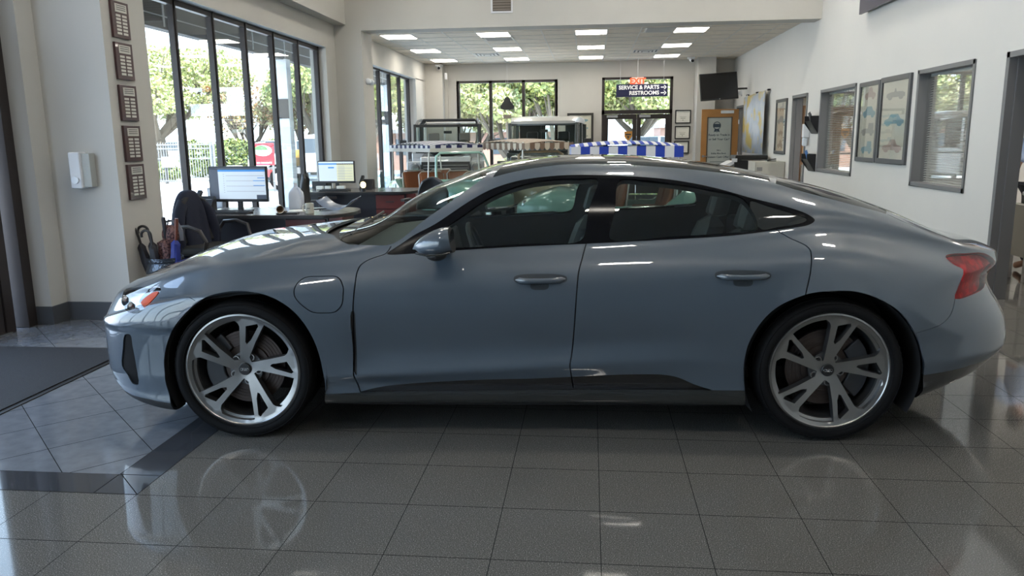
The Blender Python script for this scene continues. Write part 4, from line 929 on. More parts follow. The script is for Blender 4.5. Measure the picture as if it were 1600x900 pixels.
for r in (.24, .30): m.tube([(r*math.cos(a), 0, -.02 + r*.75*math.sin(a)) for a in np.linspace(-1.2, 1.2, 14)], .004, 5)
for x in (-.09, .09): m.tube([(x, .0, .10), (x*.3, 0, .5), (0, 0, 3.37-p.z)], .003, 5)
m.build('wire', t); MB().use(mat('vent_brown2')).box(-.10, .10, -.01, .01, -.36, -.26).build('small_plate', t); m = MB().use(M_steel); m.tube([(0, 0, -.14), (0, 0, -.26)], .003, 5); m.build('link', t)
# framed certificates, poster
def frame_x(name, label, cat, x0, x1, z0, z1, Y, fm, fw_, paper, depth=.03, group=None):
    t = thing(name, label, cat, ((x0+x1)/2, Y, z0), 0, group); w = (x1-x0)/2; h = z1-z0
    m = MB().use(fm); m.box(-w, -w+fw_, -depth, 0, 0, h); m.box(w-fw_, w, -depth, 0, 0, h); m.box(-w+fw_, w-fw_, -depth, 0, 0, fw_); m.box(-w+fw_, w-fw_, -depth, 0, h-fw_, h); m.build('frame', t)
    MB().use(paper).box(-w+fw_, w-fw_, -depth*.4, -depth*.4+.003, fw_, h-fw_).build('sheet', t); return t, w, h
for i, (z0, z1, px_) in enumerate(((1.80, 2.14, (2.16, 2.56)), (1.41, 1.74, (2.16, 2.55)), (1.04, 1.36, (2.15, 2.53)))):
    t, w, h = frame_x('framed_certificate', 'black-framed certificate right of the exit door, %s of three' % ('topmost', 'middle one', 'lowest')[i], 'certificate', px_[0], px_[1], z0, z1, YB-.005, M_blackp, .028, M_paper, group='framed certificates by the exit door')
    m = MB().use(mat('certificate_print', (.45, .44, .38), .7)); m.box(-w+.06, w-.06, -.0135, -.0125, .06, .066); m.box(-w+.06, w-.06, -.0135, -.0125, h-.066, h-.06)
    for k in range(3): m.box(-.10+.02*k, .10-.02*k, -.0135, -.0125, h*.62-.045*k, h*.62-.035*k)
    m.cyl((0, -.0135, .085), (0, -.0125, .085), .016); m.build('print', t)
M_draw = mat('drawing_grey', (.32, .32, .29), .7); M_drawb = mat('drawing_blue', (.20, .34, .38), .7); M_drawr = mat('drawing_rose', (.42, .33, .28), .7); M_matb = mat('poster_cream', (.58, .57, .47), .6)
def car_doodle(m, cx, cz, w, h, style, plane, d0, d1):
    """a small side-view drawing of an old car: body outline, cabin and two wheels; plane 'XZ' or 'YZ'"""
    body = [(-.5, .18), (-.5, .42), (-.36, .52), (-.2, .55), (.22, .55), (.42, .48), (.5, .40), (.5, .18)]
    cab = {0: [(-.26, .52), (-.14, .92), (.10, .92), (.22, .52)], 1: [(-.05, .54), (.0, .78), (.05, .78), (.08, .54)], 2: [(-.34, .52), (-.20, .85), (.16, .85), (.30, .52)], 3: [(-.45, .5), (-.42, .95), (-.05, .95), (.0, .5)]}[style]
    for poly in (body, cab): m.prism([(cx+a*w, cz+(b-.5)*h) for a, b in poly], d0, d1, plane)
    for a in (-.30, .30):
        c = [(cx+a*w+.12*w*math.cos(t), cz+(.16-.5)*h+.16*h*math.sin(t)) for t in np.linspace(0, 2*math.pi, 14, endpoint=False)]; m.prism(c, d0*1.0 + (d0-d1)*.4, d1, plane)
a = at(888, 177, YB); t, w, h = frame_x('framed_poster', 'dark-framed vintage car poster on the back wall behind the dark off-roader', 'picture', -.60, .08, 1.15, 2.10, YB-.005, mat('dark_frame', (.03, .028, .025), .4), .06, M_matb)
for k, (st, mm) in enumerate(((1, M_drawb), (2, M_drawb), (0, M_draw), (3, M_drawb))): m = MB().use(mm); car_doodle(m, .02, h-.16-.2*k, .36, .13, st, 'XZ', -.0135, -.0125); m.build('drawing', t)
# ---------------------------------------------------------------- things on the right wall
def frame_y(name, label, y0, y1, z0, z1, cars, fw_=.045, depth=.03):
    t = thing(name, label, 'picture', (XR, (y0+y1)/2, z0), 0, 'framed vintage car drawings'); w = (y1-y0)/2; h = z1-z0
    m = MB().use(mat('picture_frame', (.075, .078, .085), .35)); m.box(-depth, 0, -w, -w+fw_, 0, h); m.box(-depth, 0, w-fw_, w, 0, h); m.box(-depth, 0, -w+fw_, w-fw_, 0, fw_); m.box(-depth, 0, -w+fw_, w-fw_, h-fw_, h)
    m.build('frame', t, bevel=.004); MB().use(M_matb).box(-.008, -.004, -w+fw_, w-fw_, fw_, h-fw_).build('sheet', t)
    n = len(cars)
    for k, (st, mm, sz) in enumerate(cars):
        m = MB().use(mm); car_doodle(m, -.0, h - (k+.62)*(h-.10)/n, sz*(w-fw_)*2, .17, st, 'YZ', -.0095, -.0085); m.build('drawing', t)
    MB().use(glass('picture_glass', (.98, .98, .98), 0, 1.45)).box(-depth*.7, -depth*.7+.002, -w+fw_, w-fw_, fw_, h-fw_).build('glazing', t)
frame_y('framed_drawing', 'tall grey-framed print of three vintage cars, nearer of the pair', 9.41, 10.34, 1.13, 2.16, [(1, M_draw, .7), (2, M_drawb, .75), (0, M_drawr, .75)], .06)
frame_y('framed_drawing', 'tall grey-framed print of four vintage cars, left of the three-car print', 10.36, 11.12, 1.13, 2.15, [(0, M_drawr, .6), (2, M_drawb, .7), (3, M_draw, .7), (3, M_drawb, .6)], .055)
frame_y('framed_drawing', 'narrow dark-framed print of vintage cars between the world map and the open office door', 15.06, 15.9, 1.13, 2.15, [(3, M_draw, .5), (2, M_drawb, .8), (1, M_draw, .5), (0, M_draw, .6)], .06)
# world map, curling off the wall
def map_mat():
    m = bpy.data.materials.new('world_map_print'); m.use_nodes = True; N = m.node_tree.nodes; L = m.node_tree.links; b = N['Principled BSDF']; b.inputs['Roughness'].default_value = .45
    tc = N.new('ShaderNodeTexCoord'); n = N.new('ShaderNodeTexNoise'); n.inputs['Scale'].default_value = 2.6; n.inputs['Detail'].default_value = 3; L.new(tc.outputs['Object'], n.inputs['Vector'])
    r = N.new('ShaderNodeValToRGB'); e = r.color_ramp.elements; e[0].position = .50; e[0].color = (.50, .57, .68, 1); e[1].position = .53; e[1].color = (.62, .60, .50, 1); x = e.new(.60); x.color = (.66, .52, .18, 1); x = e.new(.40); x.color = (.62, .66, .72, 1)
    L.new(n.outputs[0], r.inputs[0]); L.new(r.outputs[0], b.inputs['Base Color']); return m
t = thing('world_map', 'large unframed blue and yellow world map curling off the right wall above the copier', 'map', (XR-.012, 17.75, 1.1)); vs = []; fs = []
for i in range(25):
    for j in range(2):
        y = -1.25 + 2.5*i/24; vs.append((-.012 - .05*abs(math.sin(i*.42)) - (.09 if i < 2 else 0)*(1-i/2), y, 1.27*j + (.02 if j else 0)*math.sin(i)))
for i in range(24): fs.append((2*i, 2*i+1, 2*i+3, 2*i+2))
o = MB().use(map_mat()).add(vs, fs).build('sheet', t); sol = o.modifiers.new('thick', 'SOLIDIFY'); sol.thickness = .003
for y in (-1.2, -.1, .95): MB().use(M_blackp).box(-.05, .0, y-.05, y+.05, 1.27, 1.30).build('clip', t)
# big dark sign high on the right wall
t = thing('wall_sign', 'dark purple-grey sign board high on the right wall, standing off on silver studs', 'sign', (XR, 9.6, 3.03))
MB().use(mat('sign_purple', (.055, .05, .075), .3)).box(-.10, -.07, -1.55, 1.52, 0, 1.0).build('board', t)
for y, z in ((1.0, .13), (-1.3, .13), (1.0, .9), (-1.3, .9)): MB().use(M_steel).cyl((-.115, y, z), (0, y, z), .022, n=12).build('stud', t)
# television in the corner
p = at(1123, 135, 18.3); t = thing('television', 'large black wall television tilted in the back right corner above the wooden door', 'television', p, math.radians(4)); t.rotation_euler = (math.radians(-10), math.radians(-3.5), math.radians(4))
MB().use(M_blackp).box(-.42, .42, -.02, .03, -.30, .30).build('casing', t, bevel=.01); MB().use(mat('screen_off', (.012, .012, .013), .15, spec=.6)).box(-.40, .40, -.022, -.020, -.275, .28).build('screen', t); m = MB().use(M_blackp); m.box(-.12, .12, .03, .07, -.10, .10); m.tube([(0, .07, 0), (.3, .45, .02), (.76, .5, .02)], .022, 8); m.build('wall_bracket', t); MB().use(M_steel).cyl((0, -.022, -.285), (0, -.026, -.285), .012, n=10).build('badge', t)
# wooden office door standing open
t = thing('wooden_door', 'honey-coloured wooden door with a printed glass panel, standing open in the back right corner', 'door', (3.50, 19.3, 0))
M_oak = mat('oak', (.42, .20, .055), .45, noise=(3, (.36, .165, .045), .2)); w = .86; z1 = 2.1
m = MB().use(M_oak); m.box(-w, -w+.14, -.022, .022, .01, z1); m.box(-.15, 0, -.022, .022, .01, z1); m.box(-w+.14, -.15, -.022, .022, z1-.19, z1); m.box(-w+.14, -.15, -.022, .022, .01, .4); m.build('door_leaf', t, bevel=.004)
m = MB().use(mat('door_bead', (.10, .08, .06), .4)); m.box(-w+.13, -w+.155, -.028, .028, .39, z1-.18); m.box(-.165, -.14, -.028, .028, .39, z1-.18); m.box(-w+.14, -.15, -.028, .028, z1-.20, z1-.18); m.build('bead', t)
MB().use(mat('frosted_panel', (.42, .45, .42), .25)).box(-w+.15, -.16, -.008, .008, .4, z1-.2).build('glass_panel', t)
cx = -w/2 - .005; M_dk = mat('print_dark', (.03, .05, .07), .5)
for s_, z, sz in (('Ready to Trade in', 1.50, .082), ('or Sell Your Car?', 1.40, .082), ('Get a', 1.14, .05), ('Kelley Blue Book', 1.065, .06), ('Instant Cash Offer', .98, .078)): text('lettering', s_, sz*.84, M_dk, t, (cx, -.010, z), (math.pi/2, 0, 0), bold=.001)
m = MB().use(M_dk); c = cx - .06
m.tube([(c + .085*math.cos(a), -.010, 1.72 + .085*math.sin(a)) for a in np.linspace(0, 2*math.pi, 24, endpoint=False)], .008, 5, True); m.box(c-.085, c+.085, -.012, -.009, 1.68, 1.76); m.prism([(c-.05, 1.64), (c-.07, 1.56), (c-.035, 1.585), (c-.01, 1.56), (c, 1.62), (c+.01, 1.56), (c+.035, 1.585), (c+.07, 1.56), (c+.05, 1.64)], -.012, -.009); m.build('rosette_badge', t)
for k in range(2): MB().use(M_dk).box(cx-.2, cx+.2, -.0095, -.0085, .86-.05*k, .872-.05*k).build('small_print', t)
MB().use(M_whitep).box(-.42, -.12, -.07, -.022, z1-.10, z1-.03).build('door_closer', t, bevel=.005); m = MB().use(M_steel); m.cyl((-w+.06, -.022, 1.0), (-w+.06, -.07, 1.0), .012); m.cyl((-w+.06, -.07, 1.0), (-w+.18, -.07, 1.0), .011); m.cyl((-w+.06, -.022, 1.0), (-w+.06, -.03, 1.0), .03); m.build('door_handle', t)
for z in (.3, 1.05, 1.8): MB().use(M_steel).cyl((.005, -.02, z-.05), (.005, -.02, z+.05), .01, n=8).build('hinge', t)
# copier and filing cabinet by the right wall
t = thing('copier', 'black and white office copier standing under the world map', 'copier', (3.22, 16.5, 0)); w = .33
MB().use(mat('copier_grey', (.35, .35, .35), .5)).box(-w, w, -.32, .32, 0, .78).build('cabinet', t, bevel=.01); MB().use(M_blackp).box(-w, w, -.32, .32, .78, .98).build('print_engine', t, bevel=.015); MB().use(M_blackp).box(-w+.02, w, -.3, .3, 1.0, 1.09).build('feeder_lid', t, bevel=.02)
m = MB().use(M_whitep); m.prism([(-w-.30, .80), (-w-.24, .80), (-w, .92), (-w, .98), (-w-.05, .97), (-w-.30, .84)], -.3, .3, 'XZ'); m.build('paper_tray', t, bevel=.004); m = MB().use(M_whitep); m.box(-w-.05, -w+.05, -.36, -.30, .96, 1.03); m.build('control_panel', t)
t = thing('filing_cabinet', 'low beige metal cabinet beside the copier, stapler on top', 'cabinet', (3.33, 15.3, 0)); MB().use(mat('beige_metal', (.44, .43, .38), .5)).box(-.27, .27, -.30, .35, 0, 1.0).build('body', t, bevel=.006)
for z in (.03, .36, .69): MB().use(mat('beige_metal')).box(-.25, .25, -.315, -.30, z, z+.29).build('drawer', t, bevel=.004)
MB().use(mat('label_grey', (.2, .2, .2), .5)).box(-.24, -.14, -.318, -.315, .83, .90).build('label_holder', t)
t = thing('stapler', 'black stapler lying on the beige cabinet', 'stapler', (3.40, 15.2, 1.0)); MB().use(M_blackp).box(-.08, .08, -.02, .02, 0, .015).build('base', t); MB().use(M_blackp).box(-.075, .08, -.018, .018, .025, .045, R=rotm(0, math.radians(-6), 0)).build('arm', t, bevel=.005)
# wall file holders between the open door and the farther office window
for z, y, lb, c1, c2 in ((1.50, 13.16, 'black wall file holder with dark papers, the upper one beside the open office door', M_blackp, M_blackp), (.90, 13.22, 'black wall file holder with blue, white and yellow leaflets', None, None)):
    t = thing('file_holder', lb, 'file holder', (XR, y, z)); m = MB().use(mat('holder_black', (.02, .02, .022), .3)); m.prism([(0, 0), (-.02, .02), (-.14, .20), (-.145, .28), (0, .28)], -.17, -.16, 'XZ'); m.prism([(0, 0), (-.02, .0), (-.14, .16), (-.145, .28), (0, .28)], .16, .17, 'XZ'); m.box(-.01, 0, -.17, .17, 0, .28); m.add([(-.02, -.17, 0), (-.14, -.17, .2), (-.14, .17, .2), (-.02, .17, 0)], [(0, 1, 2, 3)]); m.build('tray', t)
    for k, cc in enumerate(((.05, .16, .42), (.7, .7, .66), (.72, .58, .05), (.12, .2, .3)) if z < 1 else ((.02, .02, .02), (.03, .03, .03))):
        MB().use(mat('leaflet_%d_%d' % (z < 1, k), cc, .5)).box(-.10+.02*k, -.096+.02*k, -.12+.05*k, .03+.03*k, .10, .34-.02*k, R=rotm(math.radians(8*k-10), math.radians(-14), 0)).build('leaflet', t)
t = thing('wall_dispenser', 'white bottle dispenser with clear cup on the wall beside the open office door', 'dispenser', (XR, 13.55, 1.30)); MB().use(M_whitep).box(-.10, 0, -.06, .06, .14, .36).build('housing', t, bevel=.01); MB().use(mat('clear_cap', (.8, .85, .9), .1)).lathe([(.0, 0), (.03, .0), (.045, .02), (.045, .13), (.03, .14)], c=(-.06, 0, 0)).build('cup', t)
# ---------------------------------------------------------------- entrance mat
t = thing('entrance_mat', 'large charcoal ribbed entrance mat with rubber edge at the left door', 'mat', (-3.83, 3.9, 0))
M_mat = mat('mat_pile', (.012, .0125, .015), .95, noise=(90, (.024, .025, .028), .25), bump=(220, .6)); MB().use(mat('mat_rubber', (.012, .012, .014), .6)).box(-.62, .56, -2.3, 1.30, 0, .006).build('rubber_edge', t, bevel=.002); MB().use(M_mat).box(-.60, .525, -2.27, 1.265, .006, .013).build('pile', t)
# ---------------------------------------------------------------- desks and what stands on them
M_top = mat('desk_laminate', (.10, .085, .075), .22, spec=.6); M_dkp = mat('desk_dark_panel', (.012, .012, .02), .35); M_cherry = mat('cherry_wood', (.13, .022, .018), .35, noise=(6, (.10, .016, .014), .2)); M_edge = mat('desk_edge', (.02, .02, .022), .4)
def desk(name, label, x0, x1, y0, y1, pedx0, pedx1, extra=None):
    t = thing(name, label, 'desk', ((x0+x1)/2, y0, 0)); cx = (x0+x1)/2; r = (y1-y0)*.5
    poly = [(x0-cx, 0), (x1-cx-r*.55, 0)] + [(x1-cx-r*.55 + r*.55*math.sin(a), (y1-y0)/2 - (y1-y0)/2*math.cos(a)) for a in np.linspace(.15, math.pi-.15, 12)] + [(x1-cx-r*.55, y1-y0), (x0-cx, y1-y0)]
    m = MB().use(M_edge).prism(poly, .715, .742, 'XY'); m.use(M_top).prism([(a*.997, b+.001) for a, b in poly], .742, .75, 'XY'); m.build('desk_top', t)
    MB().use(M_dkp).box(x0-cx, pedx0-cx, .10, .13, .02, .715).build('modesty_panel', t)
    MB().use(M_dkp).box(pedx0-cx-.02, pedx1-cx+.02, .08, .55, .0, .715).build('pedestal', t)
    for k, (z0, z1) in enumerate(((.50, .70), (.28, .49), (.03, .27))):
        d = MB().use(M_cherry).box(pedx0-cx, pedx1-cx, .06, .08, z0, z1).build('drawer', t, bevel=.003); MB().use(M_edge).box((pedx0+pedx1)/2-cx-.06, (pedx0+pedx1)/2-cx+.06, .045, .06, (z0+z1)/2-.006, (z0+z1)/2+.006).build('drawer_pull', d)
    MB().use(M_edge).cyl((x1-cx-.16, (y1-y0)/2, 0), (x1-cx-.16, (y1-y0)/2, .715), .03).build('leg', t)
    MB().use(M_cherry).box(pedx1-cx+.02, pedx1-cx+.16, .10, .5, 0, .715).build('end_panel', t)
    return t
desk('office_desk', 'nearer dark desk with cherry drawers and rounded end, two-page screen and mugs on it', -4.2, -2.44, 7.55, 8.45, -3.08, -2.66)
desk('office_desk', 'farther dark desk with cherry drawers under the second monitor by the pilaster', -4.2, -2.46, 10.95, 11.9, -3.08, -2.66)
M_scr = mat('monitor_page', (.5, .55, .6), .3, emit=(.55, .64, .74), es=.55); M_scrd = mat('monitor_sidebar', (.04, .05, .07), .3, emit=(.08, .10, .14), es=.5); M_scrb = mat('monitor_blue', (.05, .2, .45), .3, emit=(.05, .24, .6), es=.6); M_scry = mat('monitor_map', (.5, .5, .35), .3, emit=(.62, .62, .42), es=.55)
def monitor(label, x, y, z, w, h, rz, kind):
    t = thing('computer_monitor', label, 'monitor', (x, y, z), rz); b = .10
    MB().use(M_blackp).box(-w/2, w/2, -.012, .03, b, b+h).build('casing', t, bevel=.004)
    m = MB()
    f = -.0125
    m.use(M_scr).box(-w/2+.012, w/2-.012, f-.001, f, b+.03, b+h-.012); m.build('screen', t)
    if kind == 0:
        m = MB().use(M_scrd); m.box(-w/2+.012, -w/2+.11, f-.002, f-.001, b+.03, b+h-.012); m.box(-w/2+.012, w/2-.012, f-.002, f-.001, b+h-.035, b+h-.012); m.box(w/2-.12, w/2-.012, f-.002, f-.001, b+.03, b+.075)
        m.use(M_scrb).box(-w/2+.11, w/2-.012, f-.002, f-.001, b+h-.055, b+h-.035)
        for k in range(3): m.box(w/2-.15+.05*(k == 0), w/2-.02, f-.002, f-.001, b+h-.125-.03*k - (.02 if k == 2 else 0), b+h-.118-.03*k - (.02 if k == 2 else 0))
        m.use(mat('monitor_grey', (.3, .32, .34), .3, emit=(.35, .38, .42), es=.5))
        for k in range(4): m.box(-w/2+.20, w/2-.03, f-.0018, f-.001, b+h-.10-.055*k, b+h-.096-.055*k)
        for k in range(9): m.box(-w/2+.17, -w/2+.178, f-.0018, f-.001, b+h-.085-.024*k, b+h-.078-.024*k)
    else:
        m = MB().use(M_scry).box(.01, w/2-.012, f-.002, f-.001, b+.03, b+h-.04); m.use(M_scrb).box(-w/2+.012, .01, f-.002, f-.001, b+h-.055, b+h-.035); m.box(-.12, -.03, f-.002, f-.001, b+h-.11, b+h-.09); m.use(M_scrd).box(.01, w/2-.012, f-.002, f-.001, b+h-.055, b+h-.038)
        m.use(mat('monitor_grey'))
        for k in range(5): m.box(.04+.02*k, .045+.02*k, f-.0025, f-.002, b+.05, b+h-.07); m.box(.02, w/2-.03, f-.0025, f-.002, b+.06+.04*k, b+.064+.04*k)
    m.build('page_layout', t)
    m = MB().use(M_blackp); m.box(-.025, .025, .0, .03, .01, b+.05); m.build('stand_neck', t); MB().use(M_blackp).box(-.11, .11, -.10, .10, 0, .012).build('stand_foot', t, bevel=.004)
    return t
monitor('larger black monitor showing a white web page with blue header on the nearer desk', -3.73, 8.0, .75, .66, .375, math.radians(-4), 0)
monitor('smaller black monitor with blue page beside a yellow map on the farther desk', -3.79, 11.45, .75, .56, .33, 0, 1)
def keyboard(x, y, rz, label):
    t = thing('keyboard', label, 'keyboard', (x, y, .75), rz); MB().use(M_blackp).prism([(-.075, 0), (.075, 0), (.075, .024), (-.075, .010)], -.22, .22, 'YZ').build('base', t, bevel=.003)
    m = MB().use(mat('key_black', (.03, .03, .032), .4))
    for r in range(5):
        for c in range(15): m.box(-.205+c*.0275, -.183+c*.0275, -.062+r*.026, -.042+r*.026, .014+r*.0028, .020+r*.0028)
    m.build('keys', t)
keyboard(-3.72, 7.74, math.radians(-3), 'black keyboard in front of the larger monitor on the nearer desk'); keyboard(-3.72, 11.12, 0, 'black keyboard under the smaller monitor on the farther desk')
# nearer desk: tablet, phone, papers, cup, mug, jug
p = at(312, 318, 7.95)
t = thing('desk_phone', 'black desk phone propped at the left of the larger monitor', 'phone', (-4.06, 7.85, .75)); MB().use(M_blackp).prism([(-.10, 0), (.10, 0), (.10, .16), (.06, .17)], -.10, .10, 'YZ').build('body', t, bevel=.006); MB().use(M_blackp).box(-.10, -.05, -.05, .14, .13, .17, R=rotm(math.radians(48), 0, 0)).build('handset', t, bevel=.01); MB().use(mat('copier_grey')).box(-.03, .08, -.02, .05, .10, .11, R=rotm(math.radians(60), 0, 0)).build('keypad', t)
t = thing('tablet', 'grey tablet leaning upright behind the desk phone', 'tablet', (-4.10, 8.2, .753)); MB().use(mat('tablet_grey', (.3, .31, .33), .3)).box(-.08, .08, -.005, .005, 0, .25, R=rotm(math.radians(-14), math.radians(-10), 0)).build('body', t, bevel=.003); MB().use(mat('tablet_face', (.45, .46, .48), .2)).box(-.07, .07, -.007, -.005, .02, .23, R=rotm(math.radians(-14), math.radians(-10), 0)).build('screen', t)
M_cup = mat('kraft_paper_cup', (.42, .28, .16), .7)
t = thing('paper_cup', 'brown and white paper cup lying on its side on papers on the nearer desk', 'cup', (-3.17, 7.68, .818)); m = MB().use(M_paper).lathe([(.027, 0), (.030, .0), (.038, .10), (.040, .105), (.036, .103), (.028, .01)], axis='X', n=28); m.xf(Matrix.Rotation(math.radians(-60), 4, 'Z') @ Matrix.Rotation(math.radians(8), 4, 'Y')); m.build('cup_wall', t); m = MB().use(M_cup).lathe([(.0, .012), (.0275, .012), (.0355, .098)], axis='X', n=28); m.xf(Matrix.Rotation(math.radians(-60), 4, 'Z') @ Matrix.Rotation(math.radians(8), 4, 'Y')); m.build('cup_inside', t)
t = thing('notebook', 'black notebook and loose papers under the tipped paper cup', 'notebook', (-3.1, 7.70, .75), math.radians(10)); MB().use(M_blackp).box(-.09, .12, -.07, .07, 0, .012).build('cover', t, bevel=.002); MB().use(mat('vent_brown', (.1, .08, .06))).box(-.08, .0, -.05, .05, .012, .028).build('wallet', t, bevel=.004)
t = thing('coffee_mug', 'cream white mug with small print and loop handle near the rounded end of the desk', 'mug', (-2.85, 7.70, .75)); MB().use(mat('mug_glaze', (.62, .60, .50), .2, coat=.5)).lathe([(0, .004), (.036, 0), (.042, .006), (.043, .105), (.040, .108), (.038, .100), (.037, .012), (0, .010)], n=32).build('body', t)
m = MB().use(mat('mug_glaze')); m.tube([(-.040, 0, .085), (-.065, 0, .088), (-.078, 0, .065), (-.070, 0, .035), (-.042, 0, .024)], .0065, 8); m.build('handle', t); MB().use(M_ink).box(-.015, .018, -.0445, -.042, .055, .062).build('print', t)
t = thing('milk_jug', 'white plastic gallon jug standing at the back of the nearer desk', 'jug', (-3.20, 8.25, .75)); k_ = []
m = MB().use(mat('jug_plastic', (.72, .76, .85), .35)); vs = []; fs = []; NN = 24
for i, (s_, z) in enumerate(((.0, 0), (.068, 0), (.075, .01), (.076, .14), (.070, .18), (.045, .225), (.022, .245), (.020, .262), (.0, .263))):
    for j in range(NN): a = 2*math.pi*j/NN; ca, sa = math.cos(a), math.sin(a); e = .5 if z < .19 else 1; vs.append((s_*abs(ca)**e*np.sign(ca), s_*abs(sa)**e*np.sign(sa), z))
for i in range(8):
    for j in range(NN): fs.append((i*NN+j, i*NN+(j+1) % NN, (i+1)*NN+(j+1) % NN, (i+1)*NN+j))
m.add(vs, fs); m.build('body', t); m = MB().use(mat('jug_plastic')); m.tube([(.03, -.03, .235), (.065, -.05, .22), (.082, -.06, .17), (.07, -.055, .12)], .012, 8); m.build('handle', t); MB().use(M_whitep).cyl((0, 0, .262), (0, 0, .280), .021).build('cap', t)
t = thing('paper_sheets', 'white papers spread behind the mug on the nearer desk', 'papers', (-3.0, 8.05, .75), .3); MB().use(M_paper).box(-.20, .12, -.12, .14, 0, .004).build('stack', t); MB().use(M_blackp).box(-.02, .26, .02, .05, .004, .016, R=rotm(0, 0, .2)).build('pen_tray', t)
t = thing('open_brochure', 'glossy grey-blue brochure curling open on the rounded end of the nearer desk', 'brochure', (-2.66, 8.05, .75), math.radians(-6)); vs = []; fs = []
for i in range(21):
    x = -.20 + .40*i/20; z = .012 + .10*abs(x/.2)**2.2
    for y in (-.12, .14): vs.append((x, y, z + (y+.12)*.12))
for i in range(20): fs.append((2*i, 2*i+2, 2*i+3, 2*i+1))
o = MB().use(mat('brochure', (.22, .27, .36), .2)).add(vs, fs).build('cover', t); s_ = o.modifiers.new('t', 'SOLIDIFY'); s_.thickness = .004
# farther desk
t = thing('desk_lamp', 'tiny round glowing night lamp on a black base on the farther desk', 'lamp', (-3.27, 11.05, .75)); MB().use(M_blackp).cyl((0, 0, 0), (0, 0, .05), .032).build('base', t); MB().use(mat('warm_bulb', (.8, .7, .4), .4, emit=(1, .8, .35), es=2.5)).ball((.0, 0, .095), .042, .03, .048).build('shade', t)
t = thing('water_bottle', 'clear plastic water bottle at the right of the farther desk', 'bottle', (-3.02, 11.15, .75)); MB().use(glass('bottle_clear', (.80, .90, .88), .02, 1.33)).lathe([(0, 0), (.05, 0), (.055, .02), (.050, .07), (.055, .10), (.055, .17), (.04, .22), (.018, .26), (.018, .28)], n=24).build('body', t); MB().use(M_whitep).cyl((0, 0, .28), (0, 0, .30), .02).build('cap', t)
for x, w, lb in ((-3.98, .10, 'small white card box left under the smaller monitor'), (-3.86, .08, 'small white memo holder under the smaller monitor'), (-3.66, .12, 'square white notepad leaning under the smaller monitor')):
    t = thing('note_box', lb, 'box', (x, 11.22, .75)); MB().use(M_paper).box(-w/2, w/2, -.02, .04, 0, .07).build('body', t, bevel=.003); MB().use(M_blackp).box(-w/2+.01, w/2-.01, -.022, -.02, .01, .02).build('band', t)
t = thing('telephone', 'black telephone right of the smaller monitor on the farther desk', 'phone', (-3.36, 11.55, .75)); MB().use(M_blackp).prism([(-.09, 0), (.09, 0), (.09, .14), (.04, .15)], -.10, .10, 'YZ').build('body', t, bevel=.006); MB().use(M_blackp).box(-.10, -.05, -.09, .09, .12, .16, R=rotm(math.radians(35), 0, 0)).build('handset', t, bevel=.008)
# papers/equipment stacked left of the farther desk
t = thing('printer', 'low black desktop printer on the left end of the farther desk', 'printer', (-4.13, 11.75, .75)); MB().use(M_blackp).box(-.12, .12, -.12, .12, 0, .12).build('body', t, bevel=.01); MB().use(M_paper).box(-.09, .09, -.18, .0, .122, .13).build('paper', t)
# ---------------------------------------------------------------- chairs
M_mesh = mat('chair_mesh', (.016, .017, .018), .7); M_arm = mat('chair_arm_plastic', (.05, .045, .045), .35); M_jack = mat('navy_jacket', (.010, .014, .032), .85, bump=(14, .5))
def office_chair(label, x, y, rz, back_h=.62, loops=True, m_seat=M_mesh):
    t = thing('office_chair', label, 'chair', (x, y, 0), rz)
    vs = []; fs = []
    for i in range(11):
        q = i/10; z = .52 + back_h*q; w = .23*(1 - .25*max(0, q-.6)/.4 - .9*max(0, q-.85)**1.2)
        for j in range(9):
            u_ = -1 + j/4; vs.append((w*u_, .24 + .05*math.sin(q*3) - .05*(1-u_*u_)*-1 - .05, z - .03*u_*u_*q*2))
    for i in range(10):
        for j in range(8): fs.append((i*9+j, i*9+j+1, (i+1)*9+j+1, (i+1)*9+j))
    o = MB().use(m_seat).add(vs, fs).build('backrest', t); s = o.modifiers.new('t', 'SOLIDIFY'); s.thickness = .05; b = o.modifiers.new('b', 'BEVEL'); b.width = .015; b.segments = 2
    MB().use(m_seat).box(-.25, .25, -.26, .24, .42, .51).build('seat', t, bevel=.04, seg=3)
    for sgn in (-1, 1):
        m = MB().use(M_arm)
        if loops: m.tube([(sgn*.24, .18, .47), (sgn*.30, .20, .62), (sgn*.31, .14, .70), (sgn*.31, -.02, .715), (sgn*.31, -.16, .68), (sgn*.29, -.21, .58), (sgn*.25, -.14, .46)], .018, 8)
        else: m.box(sgn*.30-.03, sgn*.30+.03, -.16, .10, .66, .69); m.tube([(sgn*.30, -.02, .66), (sgn*.28, -.02, .48), (sgn*.2, 0, .44)], .018, 8)
        m.build('armrest', t)
    MB().use(M_arm).cyl((0, 0, .10), (0, 0, .42), .03).build('gas_post', t)
    for k in range(5):
        a = 2*math.pi*k/5; l = MB().use(M_arm); l.tube([(0, 0, .11), (.16*math.cos(a), .16*math.sin(a), .10), (.29*math.cos(a), .29*math.sin(a), .07)], [.03, .022, .016], 8); lg = l.build('leg', t)
        MB().use(M_blackp).cyl((.29*math.cos(a)-.02*math.sin(a), .29*math.sin(a)+.02*math.cos(a), .03), (.29*math.cos(a)+.02*math.sin(a), .29*math.sin(a)-.02*math.cos(a), .03), .03).build('castor', lg)
    return t
cA = office_chair('black office chair with looped arms beneath a navy jacket, left of the nearer desk', -3.62, 7.12, math.radians(72), .48)
